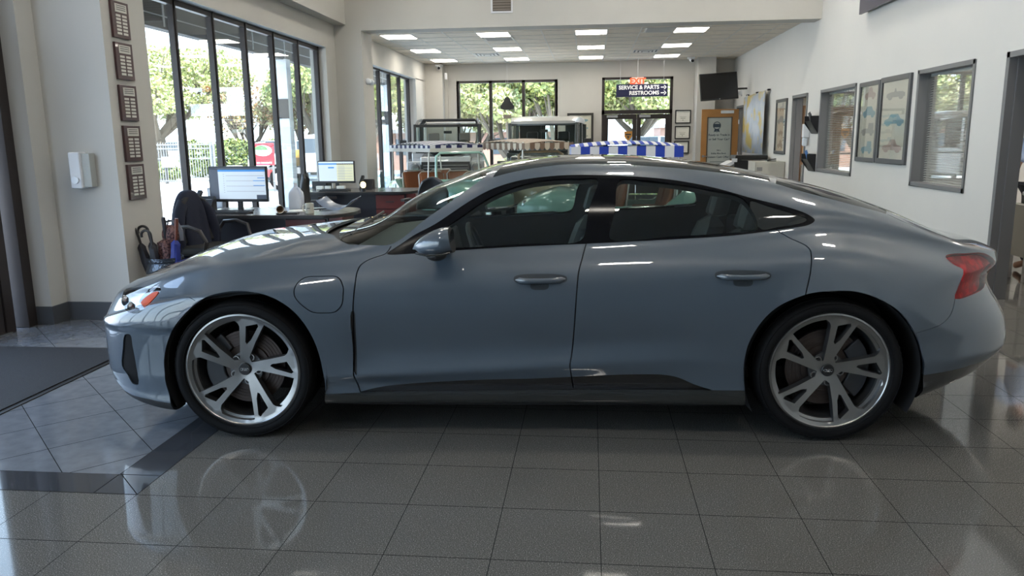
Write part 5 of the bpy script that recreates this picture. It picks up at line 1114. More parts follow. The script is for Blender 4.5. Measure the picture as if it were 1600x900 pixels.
# jacket draped over the chair back
t = thing('jacket', 'navy jacket hung over the back of the chair at the left of the nearer desk', 'jacket', (-3.86, 7.2, 0), math.radians(72)); vs = []; fs = []; NA = 36
prof = [(1.03, .03, .03), (1.018, .08, .06), (.98, .12, .08), (.92, .155, .095), (.82, .19, .11), (.70, .21, .12), (.58, .22, .13), (.45, .23, .14), (.36, .23, .14)]
for z, a_, b_ in prof:
    for j in range(NA):
        an = 2*math.pi*j/NA; fold = 1 + (.10*math.sin(6*an + z*2) + .05*math.sin(11*an+1))*min(1, (1.12-z)*2.2); vs.append((a_*math.cos(an)*fold, .02 + b_*math.sin(an)*fold, z))
for i in range(len(prof)-1):
    for j in range(NA): fs.append((i*NA+j, i*NA+(j+1) % NA, (i+1)*NA+(j+1) % NA, (i+1)*NA+j))
fs.append(tuple(range(NA))); MB().use(M_jack).add(vs, fs).build('body', t, sub=1)
for sx in (-1, 1): m = MB().use(M_jack); m.tube([(sx*.11, -.02, .92), (sx*.19, -.04, .80), (sx*.23, -.06, .62), (sx*.22, -.07, .46)], [.05, .06, .055, .05], 12); m.build('sleeve', t)
office_chair('black mesh office chair standing before the farther desk, curved backrest towards the window', -3.72, 10.55, math.radians(100), .52, False)
office_chair('black leather visitor chair at the right end of the farther desk', -2.2, 10.45, math.radians(-8), .46, False, mat('leather_black', (.02, .021, .024), .3))
# ---------------------------------------------------------------- umbrella stand
st = thing('umbrella_stand', 'round hammered metal umbrella stand on the floor in front of the pier', 'umbrella stand', (-3.62, 6.55, 0))
M_ham = mat('hammered_metal', (.10, .12, .15), .25, .8, bump=(45, .8)); SX, SY = -3.62, 6.55
p_ = at(258, 401, 6.3); st.location = (p_.x, 6.3, 0); SX, SY = p_.x, 6.3; zt_ = p_.z
MB().use(M_ham).lathe([(.13, 0), (.14, .01), (.12, .04), (.15, .15), (.163, zt_-.12), (.14, zt_-.045), (.142, zt_-.04), (.150, zt_-.03), (.150, zt_), (.140, zt_), (.138, zt_-.03), (.13, zt_-.10), (.13, .05), (0, .05)], n=48).build('vessel', st)
def umbrella(label, x, y, lean, m_cloth, m_handle, crook=True, htop=.30, fat=.035, rz=0, straight=False):
    t = thing('umbrella', label, 'umbrella', (SX+x, SY+y, .06), rz); R_ = Matrix.Rotation(lean, 4, 'Y')
    z0 = zt_ - .06; L = z0 + htop*.45
    m = MB().use(m_cloth).lathe([(.006, .0), (.012, .05), (fat*.6, z0*.5), (fat, z0*.95), (fat*.9, L-.03), (.014, L)], n=14); 
    for i in range(len(m.v)):
        v = m.v[i]; an = math.atan2(v[1], v[0]); f = 1 + .22*math.sin(5*an + v[2]*14); m.v[i] = (v[0]*f, v[1]*f, v[2])
    m.xf(R_); m.build('canopy', t); z1 = z0 + htop
    m = MB().use(m_handle)
    if straight: m.cyl((0, 0, L-.01), (0, 0, L+.02), .010); m.tube([(0, 0, L+.01), (0, 0, z1-.02), (0, 0, z1)], [.013, .018, .014], 10)
    else: m.tube([(0, 0, L-.01), (0, 0, z1-.05)] + [(-.042 + .042*math.cos(a), 0, z1-.05 + .042*math.sin(a)) for a in np.linspace(.2, math.pi+.35, 10)], .0115, 10)
    m.xf(R_); m.build('handle', t)
M_ucl = mat('umbrella_black', (.012, .012, .018), .6); M_uh = mat('umbrella_handle_black', (.015, .013, .013), .3)
M_uflor = mat('umbrella_floral', (.03, .008, .012), .6, noise=(60, (.20, .10, .09), .07)); M_uw = mat('walnut_handle', (.13, .035, .02), .35); M_ubl = mat('umbrella_blue', (.015, .03, .22), .5)
umbrella('black umbrella with curved crook handle, leftmost in the stand', -.06, -.03, math.radians(-13), M_ucl, M_uh, htop=.29)
umbrella('black umbrella with curved crook handle, just right of the leftmost one', -.045, .06, math.radians(-9), M_ucl, M_uh, htop=.285, rz=.3)
umbrella('black umbrella with slim crook handle, third from the left in the stand', -.01, -.075, math.radians(-5), M_ucl, M_uh, htop=.25)
umbrella('thick floral umbrella, dark red with pale flowers, in the middle of the stand', .02, .02, math.radians(-1), M_uflor, M_ucl, htop=.34, fat=.07, straight=True)
umbrella('blue folded umbrella with wooden handle, rightmost in the stand', .06, -.04, math.radians(7), M_ubl, M_uw, htop=.34, fat=.038, straight=True)
t = thing('tote_strap_bag', 'dark patterned folding bag with looped grey straps stuffed among the umbrellas', 'bag', (SX+.03, SY+.07, zt_+.10)); m = MB().use(M_uflor); m.ball((0, 0, .08), .075, .06, .09); m.build('body', t)
m = MB().use(mat('strap_grey', (.12, .12, .13), .5))
for k in range(3): m.tube([(-.06+.01*k, 0, .10), (-.05+.02*k, 0, .19+.01*k), (.03+.02*k, 0, .20), (.085+.012*k, 0, .12), (.09+.01*k, 0, .03)], .007, 6)
m.build('strap', t)
a = at(237, 305, 7.0); b = at(247, 350, 7.0); t = thing('mop_pole', 'dark grey pole leaning on the pier edge behind the umbrella stand', 'pole', (b.x, 7.0, .0)); m = MB().use(mat('pole_grey', (.06, .06, .06), .5)); d = (a-b).normalized(); q = a - b; m.cyl((q.x, 0, a.z), ((q.x)-(a.z-.02)*d.x/d.z, 0, .02), .016); m.build('shaft', t); MB().use(M_blackp).cyl((q.x+d.x*.02, 0, a.z+.02), (q.x-d.x*.08, 0, a.z-.08), .021).build('grip', t)
# ---------------------------------------------------------------- open beach cars with fringed tops
M_mint = mat('mint_paint', (.30, .52, .45), .3, coat=1); M_sand = mat('sand_paint', (.42, .34, .22), .3, coat=1); M_wick = mat('wicker', (.30, .10, .035), .65, bump=(80, .5)); M_chr = mat('chrome', (.75, .76, .78), .12, 1)
M_wpost = mat('cream_post', (.66, .64, .58), .3, .3)
def loft(m, secs):                 # secs: list of (x, [(y, z), ...]) closed loops
    n = len(secs[0][1]); vs = [(x, y, z) for x, L in secs for y, z in L]; fs = []
    for i in range(len(secs)-1):
        for j in range(n): fs.append((i*n+j, i*n+(j+1) % n, (i+1)*n+(j+1) % n, (i+1)*n+j))
    fs += [tuple(reversed(range(n))), tuple(range((len(secs)-1)*n, len(secs)*n))]; m.add(vs, fs); return m
def rsec(w, z0, z1, r=.5, n=20):
    zc, h = (z0+z1)/2, (z1-z0)/2; return [(w*abs(math.cos(2*math.pi*i/n))**r*np.sign(math.cos(2*math.pi*i/n)), zc + h*abs(math.sin(2*math.pi*i/n))**r*np.sign(math.sin(2*math.pi*i/n))) for i in range(n)]
def beach_car(label, x, y, rz, paint, top_label, cols, scallop, toplen, vz=.14, topz=1.44, shift=0, louvre=False):
    """nose towards local +x; 3.0 m long"""
    t = thing('beach_car', label, 'car', (x, y, 0), rz, 'open beach cars')
    m = MB().use(paint)
    loft(m, [(.60, rsec(.60, .28, .78)), (.85, rsec(.62, .27, .80)), (1.10, rsec(.60, .28, .74)), (1.35, rsec(.50, .30, .64)), (1.45, rsec(.36, .34, .56))])   # bonnet and nose
    m.build('bonnet', t)
    m = MB().use(paint); loft(m, [(-1.5, rsec(.38, .34, .56)), (-1.38, rsec(.52, .30, .68)), (-1.1, rsec(.62, .27, .80)), (-.80, rsec(.64, .27, .82))]); m.build('rear_body', t)
    m = MB().use(paint)
    for sd in (-1, 1):
        m.add([(-.82, sd*.60, .26), (.62, sd*.60, .26), (.62, sd*.60, .74), (.45, sd*.62, .56), (-.55, sd*.62, .56), (-.82, sd*.62, .78), (-.82, sd*.55, .26), (.62, sd*.55, .26), (.62, sd*.55, .74), (.45, sd*.55, .56), (-.55, sd*.55, .56), (-.82, sd*.55, .78)],
              [(0, 1, 2, 3, 4, 5), (11, 10, 9, 8, 7, 6), (2, 8, 9, 3), (3, 9, 10, 4), (4, 10, 11, 5), (0, 6, 7, 1), (1, 7, 8, 2), (5, 11, 6, 0)])
    m.box(-.82, .62, -.6, .6, .24, .32); m.build('tub', t)
    f = MB().use(paint); L = [(.62, -.56, .74), (.56, -.53, .95), (.47, -.47, 1.20), (.45, -.38, 1.25), (.45, .38, 1.25), (.47, .47, 1.20), (.56, .53, .95), (.62, .56, .74)]
    f.tube(L, .022, 8); f.tube([(.60, -.55, .80), (.66, 0, .80), (.60, .55, .80)], .022, 8); fo = f.build('windscreen_frame', t)
    MB().use(glass('beach_windscreen', (.85, .92, .9), 0, 1.45)).add([(.61, -.54, .80), (.46, -.44, 1.22), (.46, .44, 1.22), (.61, .54, .80)], [(0, 1, 2, 3)]).build('windscreen', fo)
    for sx, sy in ((.05, -.28), (.05, .28), (-.58, -.28), (-.58, .28)):
        s = MB().use(M_wick); s.box(sx-.02, sx+.36, sy-.22, sy+.22, .40, .50); s.box(sx-.10, sx-.03, sy-.23, sy+.23, .42, .92, R=rotm(0, math.radians(-14), 0)); s.build('seat', t, bevel=.03)
        MB().use(M_wpost).tube([(sx-.09, sy-.24, .46), (sx-.13, sy-.24, .88), (sx-.14, sy-.18, .93), (sx-.14, sy+.18, .93), (sx-.13, sy+.24, .88), (sx-.09, sy+.24, .46)], .012, 6).build('seat_rail', t)
    w = MB().use(M_wpost); w.tube([(.30 + .06*math.sin(a), .27+.17*math.cos(a), .78+.15*math.sin(a)) for a in np.linspace(0, 2*math.pi, 18, endpoint=False)], .009, 6, True); w.cyl((.30, .27, .78), (.55, .27, .62), .012); w.box(.29, .31, .12, .42, .77, .79); w.build('steering_wheel', t)
    for wx in (-.95, .95):
        for sd in (-1, 1):
            q = MB().use(M_rubber); q.lathe([(.15, -.06), (.23, -.065), (.255, -.04), (.26, 0), (.255, .04), (.23, .065), (.15, .06)], c=(wx, sd*.56, .26), axis='Y', n=28); q.use(M_wpost).lathe([(.0, -.055*sd*-1), (.08, .055*sd), (.16, .045*sd)], c=(wx, sd*.56, .26), axis='Y', n=28); q.build('wheel', t)
    for sd in (-1, 1): h = MB().use(M_chr); h.ball((1.34, sd*.38, .56), .05, .085, .085); h.build('headlamp', t)
    b = MB().use(M_chr); b.tube([(1.42, -.5, .40), (1.54, -.25, .38), (1.56, 0, .38), (1.54, .25, .38), (1.42, .5, .40)], .025, 8); b.build('bumper', t)
    b = MB().use(M_chr); b.tube([(-1.42, -.5, .40), (-1.54, -.25, .38), (-1.56, 0, .38), (-1.54, .25, .38), (-1.42, .5, .40)], .025, 8); b.build('bumper', t)
    if louvre:
        m = MB().use(M_trim)
        for k in range(5):
            for sd in (-1, 1): m.box(-1.30+.045*k, -1.28+.045*k, sd*.555 - .02, sd*.60 + .02, .60, .70)
        m.build('louvre', t); MB().use(mat('plate_grey', (.25, .27, .26), .5)).box(-1.02, -.82, -.655, -.645, .40, .56).build('number_plate', t)
    # the removable top on its four posts is bolted to the car
    top = MB(); Lh, Wh = toplen/2, .52; tx = shift
    cA, cB = cols
    n = 26
    for i in range(n):
        x0, x1 = tx - Lh + 2*Lh*i/n, tx - Lh + 2*Lh*(i+1)/n; top.use(cA if i % 2 else cB)
        def zz(xx, yy): return topz + .035 - .05*((xx-tx)/Lh)**2 - .04*(yy/Wh)**2
        ys_ = np.linspace(-Wh, Wh, 9)
        for a, b in zip(ys_[:-1], ys_[1:]): top.add([(x0, a, zz(x0, a)), (x1, a, zz(x1, a)), (x1, b, zz(x1, b)), (x0, b, zz(x0, b))], [(0, 1, 2, 3)])
    tp = top.build('canopy', t, smooth=False); s = tp.modifiers.new('t', 'SOLIDIFY'); s.thickness = .008
    v = MB()
    def run(p, q, nn):
        for i in range(nn):
            a = (p[0]+(q[0]-p[0])*i/nn, p[1]+(q[1]-p[1])*i/nn); b = (p[0]+(q[0]-p[0])*(i+1)/nn, p[1]+(q[1]-p[1])*(i+1)/nn); v.use(cA if i % 2 else cB); zt2 = topz - .04
            if scallop == 'round':
                pr = [(0, 0), (1, 0)] + [(.5+.5*math.cos(k), -.45-.55*math.sin(k)) for k in np.linspace(0, math.pi, 7)]
            elif scallop == 'fringe': pr = [(0, 0), (1, 0), (1, -.55), (.5, -.62), (0, -.55)]
            else: pr = [(0, 0), (1, 0), (1, -1), (0, -1)]
            v.add([(a[0]+(b[0]-a[0])*u_, a[1]+(b[1]-a[1])*u_, zt2 + vz*h) for u_, h in pr], [tuple(range(len(pr)))])
            if scallop == 'fringe': v.use(mat('fringe_white', (.66, .64, .60), .8)).add([(a[0], a[1], zt2-vz*.50), (b[0], b[1], zt2-vz*.50), (b[0], b[1], zt2-vz*1.15), (a[0], a[1], zt2-vz*1.1)], [(0, 1, 2, 3)])
    nl = 18 if scallop != 'wide' else 12; ns = 10 if scallop != 'wide' else 7
    run((tx-Lh, -Wh), (tx+Lh, -Wh), nl); run((tx+Lh, -Wh), (tx+Lh, Wh), ns); run((tx+Lh, Wh), (tx-Lh, Wh), nl); run((tx-Lh, Wh), (tx-Lh, -Wh), ns)
    vo = v.build('valance', tp, smooth=False); s = vo.modifiers.new('t', 'SOLIDIFY'); s.thickness = .006
    for px_, py_ in ((tx-Lh+.06, -.48), (tx-Lh+.06, .48), (tx+Lh-.10, -.48), (tx+Lh-.10, .48)): MB().use(M_wpost).cyl((px_*.98, py_*1.1, .60), (px_, py_, topz-.02), .013, n=8).build('canopy_post', t)
    return t
M_sblue = mat('stripe_blue', (.015, .05, .38), .7); M_snavy = mat('stripe_navy', (.015, .02, .09), .7); M_swhite = mat('stripe_white', (.72, .72, .74), .7); M_sbrown = mat('stripe_brown', (.20, .13, .09), .7); M_scream = mat('stripe_cream', (.60, .53, .44), .7)
beach_car('mint green open beach car under the navy and white fringed top', -2.5, 13.6, math.radians(-50), M_mint, '', (M_snavy, M_swhite), 'fringe', 1.55, .10, 1.42, -.42)
beach_car('sand-coloured open beach car under the brown and cream scalloped top', -1.15, 13.95, math.radians(-50), M_sand, '', (M_sbrown, M_scream), 'round', 1.55, .12, 1.44, -.05)
beach_car('mint green open beach car under the broad blue and white striped top', .42, 11.2, math.radians(183), M_mint, '', (M_sblue, M_swhite), 'wide', 1.5, .15, 1.40, -.05, True)
# ---------------------------------------------------------------- two upright off-roaders facing the camera
def offroader(label, x, y, rz, body, hard, roofm):
    """nose towards local -y"""
    t = thing('off_roader', label, 'car', (x, y, 0), rz)
    W = .80
    M_g = mat('grille_black', (.015, .015, .015), .5)
    m = MB().use(body); m.box(-W, W, -.02, 2.3, .62, 1.18); m.box(-W, W, 1.4, 3.0 if not hard else 2.9, .55, 1.18); m.build('body_tub', t, bevel=.02)
    m = MB().use(body); m.prism([(-.10, 1.18), (-1.28, 1.12), (-1.32, 1.02), (-1.32, .95), (0, .95)], -.52, .52, 'YZ'); m.build('bonnet', t, bevel=.02)
    for sd in (-1, 1): m = MB().use(body); m.prism([(0, 1.08), (-1.28, 1.03), (-1.30, .78), (-1.18, .78), (-1.10, .90), (-.62, .90), (-.50, .70), (0, .70)], sd*.52, sd*W, 'YZ'); m.build('wing', t, bevel=.015)
    m = MB().use(M_g); m.box(-.50, .50, -1.345, -1.30, .72, 1.02); m.build('grille', t); m = MB().use(mat('grille_bar', (.30, .30, .30), .3, .6))
    for k in range(4): m.box(-.46, .46, -1.352, -1.345, .76+.06*k, .775+.06*k)
    m.build('grille_bars', t)
    for sd in (-1, 1):
        h = MB().use(mat('lamp_ring', (.4, .4, .4), .2, .9)); h.lathe([(0, -.02), (.085, -.01), (.10, .02), (.10, .05)], c=(sd*.64, -1.34, .90), axis='Y', n=24); h.build('headlamp', t)
    m = MB().use(M_g); m.box(-.85, .85, -1.50, -1.36, .52, .66); m.build('bumper', t, bevel=.01)
    fr = MB().use(M_g if not hard else body); z0, z1 = 1.20, 1.74
    fr.box(-.74, .74, -.06, .02, z0, z0+.06); fr.box(-.72, .72, .06, .13, z1, z1+.06); R_ = rotm(math.radians(-10), 0, 0)
    for xx in (-.72, .0 if False else .72): fr.box(xx-.03, xx+.03, -.03, .03, z0, z1+.06, R=R_, c=(xx, .035, (z0+z1)/2))
    if not hard: pass
    fo = fr.build('windscreen_frame', t, bevel=.01)
    MB().use(glass('offroad_windscreen', (.70, .80, .76), 0, 1.45)).add([(-.71, -.03, z0+.05), (.71, -.03, z0+.05), (.70, .09, z1), (-.70, .09, z1)], [(0, 1, 2, 3)]).build('windscreen', fo)
    MB().use(M_blackp).box(-.72, .72, .05, .40, 1.10, 1.26).build('dashboard', t, bevel=.02)
    w = MB().use(M_blackp); w.tube([(.34 + .19*math.cos(a), .42 - .06*math.sin(a), 1.28 + .17*math.sin(a)) for a in np.linspace(0, 2*math.pi, 20, endpoint=False)], .014, 6, True); w.box(.16, .52, .40, .43, 1.27, 1.29); w.build('steering_wheel', t)
    for sx in (-.36, .36):
        s = MB().use(mat('canvas_seat', (.11, .095, .085), .7) if not hard else M_blackp); s.box(sx-.22, sx+.22, .95, 1.07, .95, 1.40); s.box(sx-.13, sx+.13, .98, 1.06, 1.42, 1.62); s.box(sx-.22, sx+.22, .5, 1.0, .85, 1.0); s.build('seat', t, bevel=.03)
    MB().use(M_blackp).box(-.09, .09, .16, .19, 1.60, 1.66).build('rear_view_mirror', t, bevel=.01)
    if hard:
        rf = MB().use(roofm); loft(rf, [(-.0, rsec(.70, 1.78, 1.84, .3)), (.25, rsec(.74, 1.78, 1.93, .35)), (1.2, rsec(.75, 1.78, 1.97, .35)), (2.85, rsec(.74, 1.78, 1.95, .35))])
        rf.xf(Matrix.Rotation(math.pi/2, 4, 'Z')); rf.build('roof', t)
        for sd in (-1, 1):
            for ya, yb in ((.0, .10), (1.15, 1.3), (2.75, 2.9)): MB().use(body).box(sd*.74-.03, sd*.74+.03, ya+.05, yb+.05, 1.18, 1.80).build('pillar', t)
            x0, x1 = sorted((sd*.25, sd*.74)); MB().use(body).box(x0, x1, 2.82, 2.9, 1.18, 1.8).build('rear_panel', t)
        MB().use(M_blackp).box(-.70, -.20, 1.35, 1.42, 1.2, 1.78).build('partition', t)
    else:
        rb = MB().use(M_g)
        for sd in (-1, 1):
            rb.tube([(sd*.70, .10, 1.78), (sd*.68, .5, 1.88), (sd*.66, 1.4, 1.93), (sd*.66, 2.5, 1.90), (sd*.70, 2.85, 1.70), (sd*.72, 2.9, 1.18)], .028, 8)
        for yy, zz in ((1.1, 1.92), (1.5, 1.93), (1.9, 1.93), (2.5, 1.90)): rb.tube([(-.70, yy, 1.18), (-.68, yy, zz-.12), (-.6, yy, zz), (.6, yy, zz), (.68, yy, zz-.12), (.70, yy, 1.18)], .026, 8)
        rb.build('roll_cage', t)
        m = MB().use(mat('canvas_white', (.60, .60, .60), .8)); m.box(.66, .70, 1.5, 2.85, 1.2, 1.86); m.box(-.70, -.66, 1.9, 2.85, 1.2, 1.86); m.box(-.68, .68, 2.4, 2.85, 1.86, 1.90); m.build('canvas_side', t, bevel=.02)
        for yy in (1.75, 2.15): MB().use(M_blackp).box(.70, .712, yy, yy+.22, 1.32, 1.74).build('side_window', t)
        # spare wheel lying on the bonnet
        q = MB().use(M_rubber); q.lathe([(.16, 0), (.30, -.0), (.36, .03), (.37, .10), (.36, .17), (.30, .20), (.16, .20)], c=(0, -.72, 1.16), n=32); q.use(mat('canvas_white')).lathe([(0, .14), (.15, .15), (.17, .19)], c=(0, -.72, 1.16), n=32); q.build('spare_wheel', t)
    for sd in (-1, 1):
        m = MB().use(M_blackp); m.box(sd*.98-.08, sd*.98+.08, -.10, -.06, 1.26, 1.46); m.cyl((sd*.74, -.02, 1.28), (sd*.94, -.08, 1.34), .012); m.build('door_mirror', t, bevel=.012)
    for wy in (-.86, 1.95):
        for sd in (-1, 1):
            q = MB().use(M_rubber); q.lathe([(.20, -.10), (.34, -.11), (.385, -.07), (.39, 0), (.385, .07), (.34, .11), (.20, .10)], c=(sd*.70, wy, .39), axis='X', n=32); q.use(mat('grille_bar')).lathe([(0, sd*.07), (.10, sd*.09), (.2, sd*.06), (.21, sd*.10)], c=(sd*.70, wy, .39), axis='X', n=32); q.build('wheel', t)
    return t
offroader('pale grey open off-roader with bare black roll cage and flat upright windscreen', -3.15, 17.3, math.radians(8), mat('offroad_silver', (.42, .43, .44), .35, .2, coat=1), False, None)
offroader('dark green hard-top off-roader with pale roof parked right of the open one', -1.02, 17.1, math.radians(-3), mat('offroad_dark', (.035, .045, .04), .3, coat=1), True, mat('offroad_roof', (.42, .42, .40), .35, coat=.5))
# ---------------------------------------------------------------- outside
M_asph = mat('sunlit_concrete', (.62, .61, .59), .85, noise=(.8, (.55, .54, .52), .2))
struct(MB().use(M_asph).box(-90, -4.78, -30, 110, -.35, -.12).build('ground')); struct(MB().use(M_asph).box(-4.78, 30, YB+.15, 110, -.35, -.12).build('ground_back'))
# porch roof along the left side
M_porch = mat('porch_soffit', (.10, .095, .09), .8); M_pl = mat('porch_line', (.55, .55, .55), .6)
m = MB().use(M_porch); m.box(-5.65, -5.5, 4, 21.5, 2.92, 3.9); m.box(-5.65, -4.7, 4, 21.5, 3.75, 3.9); m.use(M_pl)
m.box(-5.5, -5.49, 4, 21.5, 3.07, 3.085)
for y in np.arange(4.6, 21, 1.35): m.box(-5.5, -5.485, y-.012, y+.012, 2.95, 3.75)
struct(m.build('trim_porch', smooth=False))
for y, nm in ((14.1, 'nearer'), (21.2, 'farther')):
    t = thing('porch_column', 'white square porch column outside the left windows, the %s of two' % nm, 'column', (-5.56, y, -.12)); MB().use(M_whitep).box(-.10, .10, -.10, .10, .2, 3.05).build('shaft', t); MB().use(M_whitep).box(-.14, .14, -.14, .14, 0, .2).build('plinth', t); MB().use(M_blackp).box(-.10, .10, -.115, -.10, 2.0, 2.35).build('lamp_box', t)
# planting bed right outside the sill
def leaf_cloud(name, mcol, blobs, n, size, seed, parent=None, cols=None):
    rnd = random.Random(seed); m = MB(); ms = cols or [mcol]
    tot = sum(b[3]*b[4]*b[5] for b in blobs)**(1.0)
    for (cx, cy, cz, rx, ry, rz_) in blobs:
        k = int(n*(rx*ry*rz_)/tot)
        for _ in range(k):
            while True:
                a, b, c = rnd.uniform(-1, 1), rnd.uniform(-1, 1), rnd.uniform(-1, 1); d = a*a+b*b+c*c
                if .25 < d < 1: break
            p = Vector((cx+a*rx, cy+b*ry, cz+c*rz_)); sc_ = 1; u_ = Vector((rnd.gauss(0, 1), rnd.gauss(0, 1), rnd.gauss(0, 1))).normalized()*size*rnd.uniform(.6, 1.3); v = u_.orthogonal().normalized()*size*rnd.uniform(.35, .7); v.rotate(Matrix.Rotation(rnd.uniform(0, 6), 3, u_))
            m.use(rnd.choice(ms)); m.add([p-u_, p+v, p+u_, p-v], [(0, 1, 2, 3)])
    me = bpy.data.meshes.new(name); me.from_pydata(m.v, [], m.f)
    for q in m.mats: me.materials.append(q)
    me.polygons.foreach_set('material_index', m.m); o = bpy.data.objects.new(name, me); COL.objects.link(o); o.parent = parent; return o
LG = [mat('leaf_green', (.30, .36, .13), .6), mat('leaf_yellow', (.55, .55, .22), .6), mat('leaf_dark', (.18, .22, .09), .6)]
LO = [mat('leaf_olive', (.38, .38, .19), .6), mat('leaf_yellow', (.55, .55, .22), .6), mat('leaf_green', (.30, .36, .13), .6)]
LH = [mat('hedge_green', (.12, .17, .05), .6), mat('hedge_light', (.25, .28, .09), .6)]
LS = [mat('sill_green', (.07, .12, .05), .6), mat('sill_green_light', (.16, .22, .10), .6)]
for i, (y, L) in enumerate(((7.6, 1.2), (9.4, 1.2), (11.4, 1.3))):
    o = leaf_cloud('ground_cover', None, [(-5.15, y, .12, .35, L, .36)], 2600, .035, 5+i, cols=LS); tag(o, 'low leafy ground cover right outside the left windows, %s clump' % ('nearest', 'middle', 'farthest')[i], 'plant', 'ground cover outside the windows')
M_bark = mat('bark', (.17, .14, .11), .9, bump=(8, .5))
def tree(label, x, y, h, spread, seed, cols, n=5200, bare=False, group='trees beyond the car park', trunk=.28, low=.45, sz=.11):
    rnd = random.Random(seed); t = thing('tree', label, 'tree', (x, y, -.12), 0, group); m = MB().use(M_bark); hb = h*low*.8
    m.tube([(0, 0, 0), (.1, 0, hb*.5), (0, .1, hb)], [trunk, trunk*.8, trunk*.72], 10); ends = []
    for k in range(7):
        a = 2*math.pi*k/7 + rnd.uniform(-.3, .3); r = spread*rnd.uniform(.4, .75); z = h*rnd.uniform(.55, .85); mid = (r*.45*math.cos(a), r*.45*math.sin(a), hb + (z-hb)*.35); e = (r*math.cos(a), r*math.sin(a), z)
        m.tube([(0, 0, hb*.92), mid, e], [trunk*.5, trunk*.3, trunk*.10], 7); ends.append(e)
        for j in range(3 if not bare else 7):
            b = a + rnd.uniform(-.9, .9); rr = spread*rnd.uniform(.2, .45); f = (mid[0]+rr*math.cos(b), mid[1]+rr*math.sin(b), min(h, mid[2]+rnd.uniform(.25, .9)*(h-mid[2]))); m.tube([mid, ((mid[0]+f[0])/2, (mid[1]+f[1])/2, (mid[2]+f[2])/2+.1), f], [trunk*.2, trunk*.12, trunk*.05], 5)
            if bare:
                for _ in range(4): g = (f[0]+rnd.uniform(-.5, .5), f[1]+rnd.uniform(-.5, .5), f[2]+rnd.uniform(.1, .7)); m.tube([f, g], [trunk*.05, trunk*.02], 4)
    m.build('trunk', t)
    bl = [(e[0], e[1], e[2], spread*.36, spread*.36, h*.14) for e in ends] + [(0, 0, h*.82, spread*.6, spread*.6, h*.18), (spread*.4, 0, h*.66, spread*.5, spread*.4, h*.12), (-spread*.4, .2, h*.66, spread*.5, spread*.4, h*.12)]
    leaf_cloud('foliage', None, bl, int(n*1.9), sz, seed+1, t, cols); return t
tree('broad live oak with yellow-green crown seen through the two leftmost panes', -21.2, 37, 6.2, 4.8, 11, LO, 9000, low=.38, trunk=.42)
tree('bare-branched orange-tinged tree seen through the third pane', -16.6, 37, 4.3, 2.2, 12, [mat('leaf_rust', (.34, .20, .10), .7), mat('leaf_olive', (.2, .21, .09))], 900, True, trunk=.2, low=.3, sz=.10)
tree('thin bare brownish tree seen through the fourth pane', -14.5, 38, 4.6, 2.4, 13, [mat('leaf_rust', (.34, .20, .10), .7), mat('leaf_olive', (.2, .21, .09))], 1500, True, trunk=.2, low=.3, sz=.12)
tree('green tree seen through the two panes nearest the pilaster', -12.9, 36, 6.0, 2.9, 14, LG, 4200)
tree('green tree outside the far left windows', -9.4, 33, 6.0, 3.0, 15, LG, 5200, low=.3)
tree('leafy tree outside the far left windows, close to the corner', -8.1, 28, 5.4, 2.2, 16, LO, 4200, low=.3)
tree('pale olive tree filling the left back window pane', -5.4, 34, 4.2, 3.0, 17, [mat('leaf_pale', (.55, .50, .30), .7), mat('leaf_olive', (.2, .21, .09))], 7500, low=.12)
tree('olive tree behind the middle back window pane', -3.0, 31, 4.6, 2.6, 18, LO + [mat('leaf_pale')], 8500, low=.12)
tree('bright yellow-green tree behind the right back window pane', -1.2, 30, 4.9, 2.2, 19, LG + [mat('leaf_lime', (.60, .62, .20), .6)], 8500, low=.12)
tree('dense small-leaved tree above the exit doors', 1.9, 32, 5.0, 3.2, 20, LO + LG + [mat('leaf_pale')], 9500, low=.42)
# hedge, fence with gate, light pole
o = leaf_cloud('hedge', None, [(-15.9, 34, .75, 1.5, .6, .85), (-17.6, 34, .75, .9, .6, .85), (-14.0, 34, .75, 1.2, .6, .85)], 7000, .10, 30, cols=LH); tag(o, 'clipped green hedge behind the metal gate, left of the red truck sign', 'hedge')
o = leaf_cloud('hedge', None, [(-17.6, 30.5, .25, 1.1, .5, .42)], 2200, .09, 31, cols=LH); tag(o, 'low bright green shrub row behind the leftmost stretch of fence', 'hedge')
o = leaf_cloud('hedge', None, [(.8, 27, .55, 1.2, .4, .55), (2.6, 27, .45, 1.0, .4, .45)], 3000, .08, 32, cols=LG); tag(o, 'low hedge outside the glass exit doors', 'hedge')
M_fence = mat('fence_dark', (.04, .04, .04), .5); M_gate = mat('gate_white', (.20, .20, .20), .5)
def fence(label, x0, x1, y, h, mm, n):
    t = thing('metal_fence', label, 'fence', (x0, y, -.12)); L = x1-x0
    m = MB().use(mm)
    for z in (.15, h*.62, h-.22, h-.08): m.box(0, L, -.02, .02, z, z+.05)
    m.build('rails', t); m = MB().use(mm)
    for k in range(n): x = L*(k+.5)/n; m.box(x-.011, x+.011, -.011, .011, .1, h+.03)
    tag(m.build('pickets', t), kind='stuff')
    for x in (0, L): MB().use(mm).box(x-.05, x+.05, -.05, .05, 0, h+.05).build('post', t)
fence('dark picket fence left of the sliding gate', -19.4, -16.4, 29, 1.4, M_fence, 30); fence('pale sliding picket gate in front of the car park', -16.3, -13.9, 27.8, 1.55, M_gate, 24)
t = thing('gate_end_frame', 'pale upright lattice frame where the gate ends', 'fence', (-13.75, 27.7, -.12)); m = MB().use(M_gate); m.box(-.03, .03, -.03, .03, 0, 1.6); m.box(.22, .28, -.03, .03, 0, 1.6); m.build('uprights', t); m = MB().use(M_gate); [m.box(-.03, .28, -.02, .02, z, z+.05) for z in (.1, .55, 1.0, 1.5)]; m.build('cross_bars', t)
